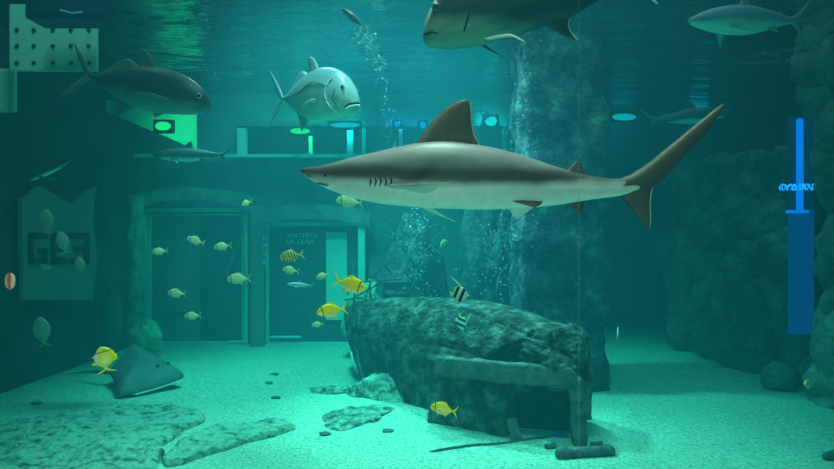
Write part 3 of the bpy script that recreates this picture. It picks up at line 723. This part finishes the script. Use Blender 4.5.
# ------------------------------------------------------------------ other big fishes
M['darkfish'] = fishmat('dark_hide', (.010,.024,.024), (.018,.038,.036), (.20,.36,.25), .03, -.10, bars=[(-.6,-.388,(.30,.50,.40),-.39)], rough=.4, nz=.10, soft=.04, slope=.08, scale=6)
M['darkfin'] = mat('dark_fin', (.045,.055,.055), .55)
DT = 2.8
def tx(px): return (px-520)/F*DT
def tz(py): return (10-py)/F*DT
q = lambda l: [(tx(x), tz(y)) for x, y in l]
pts = [(422.5,33,39,.006),(424,24,42,.03),(428,14,46,.055),(434,2,47.5,.078),(444,-10,48,.10),(462,-22,47,.125),(485,-29,43,.135),(512,-32,36,.13),(540,-32,27,.11),(565,-30,20,.08),(590,-27,6,.05),(612,-24,-8,.028),(626,-22,-14,.016)]
st = [(tx(a), tz(b), tz(c), d) for a,b,c,d in pts]
tp = shark('blunt_headed_fish', P(520,10,DT), (0,0,0), 1, (M['darkfish'], M['darkfin']), st, [
    ('anal_fin', q([(543,24),(555,31),(566,37),(577,40)]), q([(570,17),(568,25),(571,32),(577.5,40)]), .022),
    ('tail_fin', q([(618,-23),(632,-38),(648,-56)]), q([(626,-14),(636,-28),(650,-55)]), .02),
    ('tail_fin', q([(616,-20),(634,-12),(657,3)]), q([(628,-16),(642,-12),(659,3)]), .02),
    ('dorsal_fin', q([(486,-28),(505,-42),(530,-48)]), q([(575,-28),(565,-36),(545,-46)]), .02),
    ('pectoral_fin', [(tx(482),-.11,tz(46)),(tx(494),-.15,tz(46)),(tx(505),-.18,tz(47)),(tx(517),-.19,tz(54))], [(tx(484),-.11,tz(48)),(tx(495),-.15,tz(49)),(tx(506),-.18,tz(50)),(tx(517),-.19,tz(55.5))], .012, (0,.4,1), M['pale']),
    ('pectoral_fin', [(tx(482),.12,tz(36)),(tx(496),.17,tz(40)),(tx(512),.2,tz(44))], [(tx(490),.12,tz(38)),(tx(502),.17,tz(42)),(tx(513),.2,tz(46))], .012, (0,.4,-1)),
    ], 'large dark blunt headed fish with pale chin cut off by the top edge', 'fish', eye=(tx(435.5), tz(13), .077, .020), sq=2.3)
MB().tube(resample([Vector((tx(x),y,tz(z))) for x,y,z in [(467,-.125,22),(464.5,-.126,32),(462,-.118,40)]], 10), .004, 6).build('gill_slit', M['eye'], tp)
MB().tube(resample([Vector((tx(x),y,tz(z))) for x,y,z in [(423.2,-.022,36),(427,-.05,37.2),(432,-.068,37),(437,-.080,39)]], 10), [.003,.005,.006,.007,.007,.007,.006,.006,.005,.003], 6).build('mouth', M['eye'], tp)
MB().tube(resample([Vector((tx(x),0,tz(z))) for x,z in [(570,18),(568.3,25),(571,32),(577.5,40)]], 10), .004, 6).build('fin_edge', M['white'], tp)
MB().tube([Vector((tx(x),0,tz(z))) for x,z in [(646,-4),(653,0),(658,3.5)]], .005, 6).build('fin_edge', M['white'], tp)

# generic grey shark in unit length, nose at -x
SH = [(-.5,.005,-.005,.004),(-.47,.022,-.02,.03),(-.40,.045,-.04,.05),(-.3,.068,-.062,.07),(-.15,.083,-.078,.078),(0,.08,-.075,.07),(.12,.06,-.055,.05),(.24,.036,-.03,.028),(.32,.022,-.016,.014),(.36,.03,-.004,.008)]
SF = [('dorsal_fin', [(-.13,.07),(-.08,.13),(-.03,.165)], [(.03,.068),(.0,.1),(-.015,.16)], .02),
      ('second_dorsal_fin', [(.2,.04),(.23,.062)], [(.27,.026),(.255,.06)], .01),
      ('caudal_fin', [(.30,.018),(.38,.05),(.5,.15)], [(.34,-.01),(.42,.04),(.503,.145)], .02),
      ('lower_caudal_lobe', [(.31,-.01),(.35,-.05),(.39,-.085)], [(.37,.02),(.38,-.02),(.395,-.08)], .012),
      ('pectoral_fin', [(-.25,-.05,-.045),(-.18,-.12,-.09),(-.12,-.17,-.125)], [(-.16,-.055,-.05),(-.14,-.11,-.085),(-.11,-.165,-.125)], .012, (0,.5,-1)),
      ('pectoral_fin', [(-.25,.05,-.045),(-.18,.12,-.09),(-.12,.17,-.125)], [(-.16,.055,-.05),(-.14,.11,-.085),(-.11,.165,-.125)], .012, (0,.5,1)),
      ('pelvic_fin', [(.08,-.03,-.05),(.11,-.04,-.08),(.14,-.06,-.1)], [(.16,-.025,-.045),(.16,-.04,-.07),(.15,-.06,-.098)], .01, (0,1,-.5))]
M['greyhide'] = fishmat('grey_shark_hide', (.30,.44,.64), (.30,.44,.60), (.88,.96,.86), .01, -.012, rough=.5, nz=.04, soft=.015, scale=6)
M['greyfin'] = mat('grey_fin', (.30,.42,.40), .6)
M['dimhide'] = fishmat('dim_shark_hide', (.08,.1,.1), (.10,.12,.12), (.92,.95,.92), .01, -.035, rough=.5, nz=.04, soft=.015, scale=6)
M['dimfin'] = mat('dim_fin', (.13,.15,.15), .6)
s3 = shark('shark', P(752,21,4.6), (0, math.radians(-5), math.radians(14)), 143/F*4.6*1.04, (M['greyhide'], M['greyfin']), [(a,b*1.25,c*1.15,d*1.1) for a,b,c,d in SH], SF, 'slender blue grey shark with pale belly near the surface at upper right', 'shark', eye=(-.43,-.0,.042,.008))
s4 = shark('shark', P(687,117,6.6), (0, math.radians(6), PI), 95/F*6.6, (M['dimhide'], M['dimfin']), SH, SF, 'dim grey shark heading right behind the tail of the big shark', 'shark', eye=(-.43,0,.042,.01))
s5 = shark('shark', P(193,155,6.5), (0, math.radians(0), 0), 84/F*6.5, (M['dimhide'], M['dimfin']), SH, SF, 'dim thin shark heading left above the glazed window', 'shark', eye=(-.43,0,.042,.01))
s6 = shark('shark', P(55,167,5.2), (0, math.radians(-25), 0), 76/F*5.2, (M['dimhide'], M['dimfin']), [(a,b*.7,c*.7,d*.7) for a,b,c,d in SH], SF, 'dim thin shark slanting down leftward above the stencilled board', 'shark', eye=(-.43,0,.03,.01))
s7 = shark('shark', P(301,285,4.0), (0, math.radians(4), 0), 28/F*4.0, (M['greyhide'], M['greyfin']), SH, SF, 'tiny pale shark heading left in front of the doorway', 'shark', eye=(-.43,0,.042,.01))

# trevallies
def trev(fat=1.0):
    return [(-.5,.01,-.03,.006),(-.485,.05,-.07,.03),(-.44,.12,-.105,.06),(-.36,.185,-.14,.085),(-.25,.23,-.17,.10),(-.1,.24,-.2,.105),(.02,.215,-.19,.09),(.14,.15,-.14,.065),(.24,.075,-.075,.035),(.31,.026,-.026,.018),(.35,.022,-.022,.014)]
def make_fish(name, loc, rot, scale, mb_, mf, label, cat='fish', group=None, st=None, fins=(), eye=(-.4,.06,.068,.03), extra=None, sq=2.0, m_=40, n_=22):
    root = empty(name, loc, rot, scale); tag(root, label, cat, group)
    loft_body(st, m_, n_, sq).build('body', mb_, root)
    for f in fins:
        mb = MB(); fin(mb, f[1], f[2], f[3], f[4] if len(f) > 4 else (0,1,0)); mb.build(f[0], f[5] if len(f) > 5 else mf, root)
    x, z, y, r = eye
    for s in (-1, 1):
        e = MB().ell((x, s*y, z), (r, r*.34, r), 12, 8).build('eye', M['iris'], root)
        MB().ell((x, s*(y+r*.2), z), (r*.66, r*.2, r*.66), 10, 7).build('pupil', M['eye'], e)
    if extra: extra(root)
    return root
TF = [('dorsal_fin', [(-.08,.22),(-.02,.33),(.04,.37)], [(.04,.2),(.05,.27),(.06,.36)], .02),
      ('soft_dorsal_fin', [(.04,.2),(.1,.24),(.14,.235)], [(.3,.03),(.24,.1),(.18,.2)], .015),
      ('anal_fin', [(.0,-.18),(.06,-.27),(.1,-.31)], [(.27,-.04),(.16,-.14),(.11,-.3)], .015),
      ('tail_fin', [(.33,.02),(.4,.14),(.5,.27)], [(.35,-.01),(.41,.06),(.505,.265)], .02),
      ('tail_fin', [(.33,-.02),(.4,-.14),(.5,-.27)], [(.35,.01),(.41,-.06),(.505,-.265)], .02),
      ('pectoral_fin', [(-.24,-.1,-.05),(-.1,-.145,-.05),(.04,-.13,-.13)], [(-.22,-.1,-.10),(-.1,-.14,-.10),(.03,-.13,-.14)], .01, (0,1,.2)),
      ('pectoral_fin', [(-.24,.1,-.05),(-.1,.145,-.05),(.04,.13,-.13)], [(-.22,.1,-.10),(-.1,.14,-.10),(.03,.13,-.14)], .01, (0,1,-.2)),
      ('pelvic_fin', [(-.2,-.03,-.16),(-.14,-.04,-.23)], [(-.12,-.03,-.18),(-.12,-.04,-.225)], .012)]
M['silver'] = fishmat('silver_hide', (.14,.38,.48), (.34,.66,.70), (.50,.86,.82), .14, -.05, rough=.34, nz=.16, soft=.10, scale=9)
M['silverfin'] = mat('silver_fin', (.34,.62,.64), .5); M['silverline'] = mat('silver_line', (.62,.9,.9), .4); M['silverdark'] = mat('silver_dark', (.10,.22,.26), .5)
def trev_extra(root):
    for sd in (-1, 1):
        MB().tube(resample([Vector((-.30,sd*.122,.13)),Vector((-.25,sd*.140,.05)),Vector((-.245,sd*.141,-.04)),Vector((-.29,sd*.128,-.12)),Vector((-.34,sd*.085,-.17))], 18), .008, 6).build('gill_cover', M['silverline'], root)
        MB().tube(resample([Vector((-.335,sd*.128,.03)),Vector((-.325,sd*.132,-.05)),Vector((-.36,sd*.108,-.12))], 12), .005, 6).build('cheek_line', M['silverdark'], root)
        MB().tube(resample([Vector((-.503,sd*.006,-.075)),Vector((-.485,sd*.048,-.085)),Vector((-.455,sd*.079,-.10)),Vector((-.425,sd*.096,-.13))], 12), .008, 6).build('mouth', M['eye'], root)
        MB().tube(resample([Vector((-.508,sd*.006,-.098)),Vector((-.488,sd*.048,-.108)),Vector((-.458,sd*.078,-.122)),Vector((-.425,sd*.092,-.15))], 12), .010, 6).build('lip', M['silverline'], root)
        MB().tube(resample([Vector((-.24,sd*.142,.06)),Vector((-.1,sd*.141,.10)),Vector((.05,sd*.112,.03)),Vector((.2,sd*.06,.0)),Vector((.33,sd*.02,.0))], 18), .004, 6).build('lateral_line', M['silverdark'], root)
make_fish('silver_trevally', P(312,97,4.1), (0, math.radians(-3), PI+math.radians(-27)), 110/F*4.1, M['silver'], M['silverfin'], 'plump silver trevally with a downturned mouth turned toward the glass', st=[(-.5,-.05,-.12,.008),(-.488,.0,-.15,.045),(-.45,.075,-.18,.085),(-.38,.165,-.195,.12),(-.27,.235,-.21,.14),(-.1,.255,-.225,.142),(.02,.225,-.21,.12),(.14,.155,-.15,.085),(.24,.075,-.075,.045),(.31,.026,-.026,.022),(.35,.022,-.022,.016)], fins=TF, eye=(-.40,.045,.104,.026), extra=trev_extra)
M['darktrev'] = fishmat('dark_trevally_hide', (.03,.045,.045), (.05,.08,.075), (.22,.34,.30), .10, -.045, rough=.35, nz=.08, soft=.05, scale=7)
def tl(a,b,c,d): return (a, b*.74, c*.74, d*.9)
TF2 = [(f[0], [(p[0], p[1]*.74) if len(p)==2 else (p[0],p[1],p[2]*.74) for p in f[1]], [(p[0], p[1]*.74) if len(p)==2 else (p[0],p[1],p[2]*.74) for p in f[2]], *f[3:]) for f in TF]
M['darkfin2'] = mat('dusky_fin', (.16,.24,.22), .5)
make_fish('dusky_trevally', P(140,88,4.2), (0, math.radians(-13), PI+math.radians(6)), 142/F*4.2, M['darktrev'], M['darkfin2'], 'dark slim trevally with a forked tail heading right at upper left', st=[tl(*s) for s in trev()], fins=TF2, eye=(-.42,.035,.066,.02))
# fish diving head up by the bubble trail
make_fish('dusky_fish', P(354,19,4.4), (0, math.radians(40), 0), 32/F*4.4, M['darktrev'], M['darkfin2'], 'small dark fish pointing up at the top of a bubble trail', st=[(a,b*.5,c*.5,d*.8) for a,b,c,d in trev()], fins=TF2[3:5], eye=(-.42,.03,.06,.02))

# golden trevallies and other small fishes: one of each kind, then copies
M['gold'] = fishmat('golden_hide', (.90,.93,.03), (.90,.94,.08), (.80,.92,.60), .10, -.10, bars=[(-.33,-.295,(.07,.08,.03),.12)], rough=.4, nz=.08, soft=.06, scale=5)
M['goldfin'] = mat('golden_fin', (.90,.93,.02), .5)
M['palehide'] = fishmat('pale_hide', (.55,.72,.36), (.68,.88,.52), (.74,.90,.70), .10, -.10, bars=[(-.33,-.295,(.08,.12,.09),.12)], rough=.45, nz=.08, soft=.06, scale=5)
M['palefin'] = mat('pale_fish_fin', (.60,.70,.36), .5)
M['stripehide'] = fishmat('striped_hide', (.62,.62,.16), (.66,.66,.22), (.70,.72,.45), .12, -.12, bars=[(a,a+.045,(.12,.13,.05),.15) for a in (-.36,-.25,-.14,-.03,.08,.19)], rough=.45, nz=.04, soft=.06, scale=5)
M['zebra'] = fishmat('banner_hide', (.8,.8,.7), (.82,.84,.78), (.85,.86,.82), .3, -.3, bars=[(-.25,-.08,(.02,.02,.03),.45),(.08,.24,(.02,.02,.03),.45)], rough=.4, nz=.02, soft=.05, scale=5)
M['whitefin'] = mat('white_fin', (.85,.87,.85), .5)
M['ghost'] = fishmat('green_grey_hide', (.12,.26,.22), (.15,.30,.26), (.18,.34,.29), .1, -.1, rough=.6, nz=.1, scale=5)
M['ghostfin'] = mat('green_grey_fin', (.14,.28,.24), .6)
JK = [(-.5,.0,-.03,.006),(-.48,.05,-.06,.025),(-.43,.12,-.09,.045),(-.34,.185,-.13,.062),(-.22,.225,-.17,.07),(-.08,.23,-.195,.07),(.05,.195,-.18,.058),(.17,.115,-.12,.04),(.26,.05,-.055,.02),(.32,.024,-.026,.011),(.35,.02,-.022,.009)]
JF = [('dorsal_fin', [(-.2,.21),(-.1,.265),(.02,.27)], [(.28,.035),(.16,.14),(.05,.25)], .014),
      ('anal_fin', [(-.02,-.18),(.06,-.24),(.1,-.26)], [(.28,-.035),(.17,-.13),(.11,-.25)], .014),
      ('tail_fin', [(.32,.02),(.4,.11),(.5,.23)], [(.35,-.01),(.43,.05),(.505,.225)], .016),
      ('tail_fin', [(.32,-.02),(.4,-.11),(.5,-.23)], [(.35,.01),(.43,-.05),(.505,-.225)], .016),
      ('pectoral_fin', [(-.24,-.068,-.02),(-.16,-.095,-.05),(-.08,-.09,-.10)], [(-.24,-.068,-.06),(-.17,-.09,-.085),(-.09,-.09,-.105)], .008, (0,1,.2)),
      ('pelvic_fin', [(-.24,-.02,-.155),(-.17,-.03,-.23)], [(-.17,-.02,-.17),(-.15,-.03,-.225)], .01)]
def copy_tree(o, parent=None):
    c = o.copy(); COL.objects.link(c)
    if parent: c.parent = parent
    for ch in [x for x in o.children]: copy_tree(ch, c)
    return c
def school(proto, items, group):
    """items: px, py, length px, depth, heading (deg, 0 = left), pitch (deg), label"""
    first = True
    todo = []
    for it in items: todo.append((proto if first else None, it)); first = False
    objs = [p or copy_tree(proto) for p, _ in todo]
    for o, (_, (px, py, ln, d, yaw, pit, lab)) in zip(objs, todo):
        o.location = P(px, py, d); o.rotation_euler = (0, math.radians(pit), math.radians(yaw)); s = ln/F*d; o.scale = (s, s, s)
        o['label'] = lab
        if group: o['group'] = group
g = make_fish('golden_trevally', (0,0,0), (0,0,0), 1, M['gold'], M['goldfin'], 'x', st=JK, fins=JF, eye=(-.40,.05,.052,.028))
school(g, [(349.5,284.5,36,1.95,180-18,-14,'bright yellow fish heading right above the far end of the wreck'),
           (332,310.5,31,1.95,18,-8,'bright yellow fish heading left below the one above the wreck'),
           (104,360,27,2.0,20,80,'yellow fish pointing steeply up beside the resting ray'),
           (444,409.5,28,2.1,-6,10,'slim yellow fish in front of the dark wreck side')], 'golden trevallies')
next(o for o in bpy.data.objects if o.get('label','').startswith('yellow fish pointing')).scale.z *= 1.7
g = make_fish('pale_jack', (0,0,0), (0,0,0), 1, M['palehide'], M['palefin'], 'x', st=JK, fins=JF, eye=(-.40,.05,.052,.03))
school(g, [(196,241,18,3.2,15,18,'pale green fish leftmost of the pair at the top of the glazed window'),
           (223,246.5,18,3.2,10,-8,'pale green fish right of the pair at the top of the glazed window'),
           (239,279,24,3.2,8,-3,'pale green fish beside the brown post, the largest at the window'),
           (177,293.5,19,3.4,0,3,'pale barred fish over the pinkish gable panel in the window'),
           (160,251.5,16,3.6,10,-6,'small pale fish at the upper left inside the window'),
           (193,316,17,3.8,5,-4,'dim pale fish lowest in the window'),
           (291,270.5,17,3.3,5,8,'pale fish above the tiny shark in the doorway'),
           (323,276,15,3.4,25,-18,'pale fish at the left edge of the bright door panel'),
           (318,324.5,13,3.5,30,-5,'small pale fish under the lower bright yellow fish'),
           (350,202,28,3.6,12,6,'pale yellow striped fish half hidden under the belly of the big shark'),
           (247,203,14,3.6,60,-20,'small pale fish above the brown post'),
           (618,332,16,5.5,70,-78,'tiny pale fish hanging upright far right of the rock pillar'),
           (809,384,20,3.4,35,10,'pale yellow fish by the dark boulder at the right edge'),
           (444,243,17,6.0,60,-30,'faint pale fish under the belly of the big shark')], 'small pale jacks')
g = make_fish('striped_fish', P(292,256,3.1), (0, math.radians(-8), math.radians(12)), 24/F*3.1, M['stripehide'], M['goldfin'], 'yellow fish with dark bars below the lettering of the doorway', st=[(a,b*1.1,c*1.15,d) for a,b,c,d in JK], fins=JF, eye=(-.40,.05,.052,.028))
BF = [(-.5,.0,-.03,.006),(-.42,.06,-.06,.03),(-.33,.2,-.17,.05),(-.2,.32,-.28,.06),(-.05,.37,-.34,.06),(.1,.33,-.31,.05),(.2,.2,-.2,.03),(.27,.07,-.07,.014),(.32,.05,-.05,.01)]
BFF = [('banner_fin', [(-.12,.33),(.1,.6),(.42,.82)], [(.0,.35),(.16,.56),(.425,.8)], .02),
       ('soft_dorsal_fin', [(.0,.34),(.15,.38)], [(.26,.07),(.24,.3)], .015, (0,1,0), M['gold']),
       ('anal_fin', [(-.02,-.32),(.12,-.44)], [(.24,-.08),(.2,-.36)], .015),
       ('tail_fin', [(.3,.05),(.42,.13)], [(.31,-.05),(.42,-.13)], .014, (0,1,0), M['gold'])]
g = make_fish('banner_fish', P(459,294.5,3.0), (0, math.radians(0), math.radians(180-25)), 22/F*3.0, M['zebra'], M['whitefin'], 'black and white banner fish with a long white streamer over the wreck', st=BF, fins=BFF, eye=(-.38,.05,.042,.03))
bm2 = [o for o in (copy_tree(g),)][0]; bm2['label'] = 'faint banner fish hanging head down on the wreck side below the other'
bm2.location = P(461,322,5.3); bm2.rotation_euler = (0, math.radians(-80), math.radians(160)); sc_ = 24/F*5.3; bm2.scale = (sc_*.8, sc_*.8, sc_*.6)
bm2['group'] = g['group'] = 'banner fishes'
OV = [(-.5,.0,-.01,.006),(-.44,.1,-.1,.03),(-.3,.2,-.2,.06),(-.1,.26,-.26,.07),(.1,.22,-.22,.06),(.25,.12,-.12,.03),(.35,.04,-.04,.012)]
g = make_fish('ghostly_fish', (0,0,0), (0,0,0), 1, M['ghost'], M['ghostfin'], 'x', st=OV, fins=JF[2:4], eye=(-.38,.05,.052,.03))
school(g, [(46.5,222,27,3.6,10,85,'faint green oval fish hanging upright above the stencilled characters'),
           (63,243,24,3.6,20,75,'faint green fish over the middle stencilled character'),
           (46,267.5,13,3.6,10,10,'small green fish below the first stencilled character'),
           (80,266,19,3.6,10,80,'faint green fish over the last stencilled character'),
           (42,332,32,3.8,10,80,'faint green oval fish hanging upright against the low dark left wall')], 'faint upright fishes')
M['orange'] = fishmat('orange_hide', (.92,.62,.48), (.45,.16,.08), (.92,.62,.48), .10, -.10, rough=.5, nz=.05, scale=5, soft=.05)
make_fish('orange_fish', P(10,281,1.5), (0, math.radians(90), math.radians(8)), 17/F*1.5, M['orange'], M['orange'], 'tiny orange oval fish at the left edge close to the glass', st=[(-.5,.0,-.01,.01),(-.44,.13,-.13,.06),(-.3,.24,-.24,.10),(0,.29,-.29,.12),(.3,.24,-.24,.10),(.44,.13,-.13,.06),(.5,.01,-.01,.01)], fins=[('tail_fin',[(.44,.03),(.54,.07)],[(.44,-.03),(.54,-.07)],.03)], eye=(-.38,.05,.075,.03))

# ray resting on sand
def build_ray():
    d0 = 6.9; O = P(140,375,d0); root = empty('ray', O); tag(root, 'grey ray with raised wings settling on the sand at left', 'ray')
    nose, near, tail, far = P(186,377,6.95)-O, P(117,397,6.35)-O, P(108,372,7.0)-O, P(131,346,7.35)-O
    n = 26; top = []; bot = []
    per = []
    for a, b, bow in ((nose, near, -.10), (near, tail, .10), (tail, far, .10), (far, nose, -.06)):
        c = (nose+near+tail+far)/4
        for k in range(n):
            t = k/n; p = a.lerp(b, t); p = p+(c-p)*(bow*-1 if bow < 0 else bow)*math.sin(PI*t)*(-1 if bow < 0 else 1); per.append(p)
    for _ in range(4): per = [per[k]*.5+(per[k-1]+per[(k+1)%len(per)])*.25 for k in range(len(per))]
    c = (nose+tail+near+far)/4+Vector((.05,0,.0)); rings_t = []; rings_b = []; m_ = 24
    for j in range(m_):
        f = 1-(j/m_)**1.5; th = .13*(1-f**2.2)**.55+.004
        rings_t.append([c+(p-c)*f+Vector((0,0,th)) for p in per])
        rings_b.append([c+(p-c)*f-Vector((0,0,.05*(1-f*f)+.004)) for p in per])
    MB().rings(rings_b[::-1]+rings_t).build('body', M['rayhide'], root)
    MB().tube(resample([tail, tail+Vector((-.25,.1,-.02)), tail+Vector((-.55,.15,-.06))], 12), [.03-.0023*k for k in range(12)], 8).build('tail', M['rayhide'], root)
    MB().tube(resample([per[k]+Vector((0,-.006,-.012)) for k in range(2, 22, 3)], 14), .008, 6).build('belly_edge', M['white'], root)
    for s in (.03, .10):
        MB().ell(nose.lerp(c, .4)+Vector((-s*.8,-s*2+.12,.115)), (.022,.022,.02)).build('eye', M['eye'], root)
M['rayhide'] = noise_mat('ray_hide', [(.3,(.09,.11,.11)),(.7,(.17,.2,.19))], scale=5, rough=.6, bump=.15)
build_ray()

# ------------------------------------------------------------------ bubbles
def bubbles(name, label, path, n, spread, r0, seed):
    rnd = random.Random(seed); pts = resample(path, 60); mb = MB()
    for k in range(n):
        p = pts[rnd.randrange(60)]; c = p+Vector((rnd.gauss(0,spread), rnd.gauss(0,spread), rnd.uniform(-.05,.05))); r = r0*rnd.uniform(.5,1.5)
        mb.ell(c, (r*.8, r*.8, r*.6), 7, 5)
    o = mb.build(name, M['bubble']); tag(o, label, 'bubbles', kind='stuff'); return o
bubbles('bubbles', 'rising stream of bubbles left of the big shark dorsal fin', [P(392,150,7.0),P(387,110,7.0),P(384,75,7.0),P(370,45,6.0),P(360,28,5.0)], 150, .05, .011, 1)
bubbles('bubbles', 'column of bubbles rising behind the wreck under the big shark', [P(412,300,7.7),P(415,250,7.7),P(418,195,7.7)], 330, .13, .012, 2)
bubbles('bubbles', 'column of bubbles along the left edge of the rock pillar top', [P(519,165,6.4),P(521,100,6.4),P(524,30,6.4)], 100, .07, .011, 3)
bubbles('bubbles', 'sparse bubbles in front of the lower left side of the rock pillar', [P(495,300,6.6),P(500,240,6.6),P(512,205,6.6)], 150, .16, .010, 4)
bubbles('bubbles', 'thin bubble stream near the surface between the two trevallies', [P(213,95,4.5),P(208,40,4.5),P(206,-5,4.5)], 110, .03, .007, 5)
bubbles('bubbles', 'spray of bubbles near the surface below the upper right shark', [P(752,60,4.2),P(795,56,4.2),P(832,45,4.2)], 120, .07, .006, 6)
bubbles('bubbles', 'few bubbles trailing below the chin of the blunt headed fish', [P(440,52,2.8),P(446,62,2.8),P(450,70,2.8)], 30, .012, .004, 7)
bubbles('bubbles', 'scattered bubbles over the dim rear wall behind the dorsal fin', [P(430,95,8.5),P(440,130,8.5),P(470,150,8.5),P(486,110,8.5)], 160, .2, .010, 8)

# ------------------------------------------------------------------ light
w_ = bpy.data.worlds.new('world'); S.world = w_; w_.use_nodes = True
w_.node_tree.nodes['Background'].inputs[0].default_value = (.0, .0, .0, 1)
def area(loc, target, size, energy, col, sy=None, spread=PI):
    l = bpy.data.lights.new('tank_or_fill_light', 'AREA'); l.energy = energy; l.color = col; l.size = size; l.spread = spread
    if sy: l.shape = 'RECTANGLE'; l.size_y = sy
    o = bpy.data.objects.new('tank_or_fill_light', l); COL.objects.link(o); o.location = loc
    o.rotation_euler = (Vector(target)-Vector(loc)).to_track_quat('-Z', 'Y').to_euler()
def spot(loc, target, energy, ang, col, blend=.5, size=.25):
    l = bpy.data.lights.new('tank_spot', 'SPOT'); l.energy = energy; l.color = col; l.spot_size = math.radians(ang); l.spot_blend = blend; l.shadow_soft_size = size
    o = bpy.data.objects.new('tank_spot', l); COL.objects.link(o); o.location = loc
    o.rotation_euler = (Vector(target)-Vector(loc)).to_track_quat('-Z', 'Y').to_euler()
WARM = (.68, .42, .37)
area((0, 6.0, 6.2), (0, 6.0, 0), 7, 470, WARM, 7)
spot((-1.2, 7.0, 5.6), (.3, 6.6, 0), 6300, 95, WARM, .7)
spot((.5, 8.0, 6.2), (.35, 6.3, .8), 8000, 34, WARM, .6)
spot((.3, 5.2, 6.2), (.2, 4.6, 0), 950, 52, WARM)
spot((.2, 3.2, 6.0), (.2, 3.2, 0), 2300, 66, WARM)
spot((-2.2, 8.0, 6.2), (-2.4, 9.4, .9), 1500, 60, WARM, .8)
spot((-2.3, 3.9, 5.8), (-2.8, 4.9, 2.9), 600, 50, WARM, .7)
spot((0, 1.3, 5.4), (0, 3.4, 0), 850, 80, (.74,.44,.36), .8)
spot((1.5, 4.9, 6.2), (1.6, 6.4, .8), 1300, 50, (.5,.40,.42), .8)
spot((3.2, 7.4, 6.0), (3.9, 7.7, 0), 520, 50, WARM, .8)
area((0, -.8, .15), (.2, 3, 2.2), 1.6, 62, (1,.88,.74), .5)  # added low fill outside the window, brightens the shark belly and near fish

# ------------------------------------------------------------------ render settings
S.view_settings.view_transform = 'Standard'; S.view_settings.look = 'None'; S.view_settings.gamma = 1; S.view_settings.use_curve_mapping = False
S.view_settings.exposure = -0.2
c = S.cycles
c.use_denoising = True
c.max_bounces = 8; c.diffuse_bounces = 3; c.glossy_bounces = 3; c.transmission_bounces = 4; c.volume_bounces = 1; c.transparent_max_bounces = 12
c.sample_clamp_indirect = 4; c.caustics_reflective = False; c.caustics_refractive = False
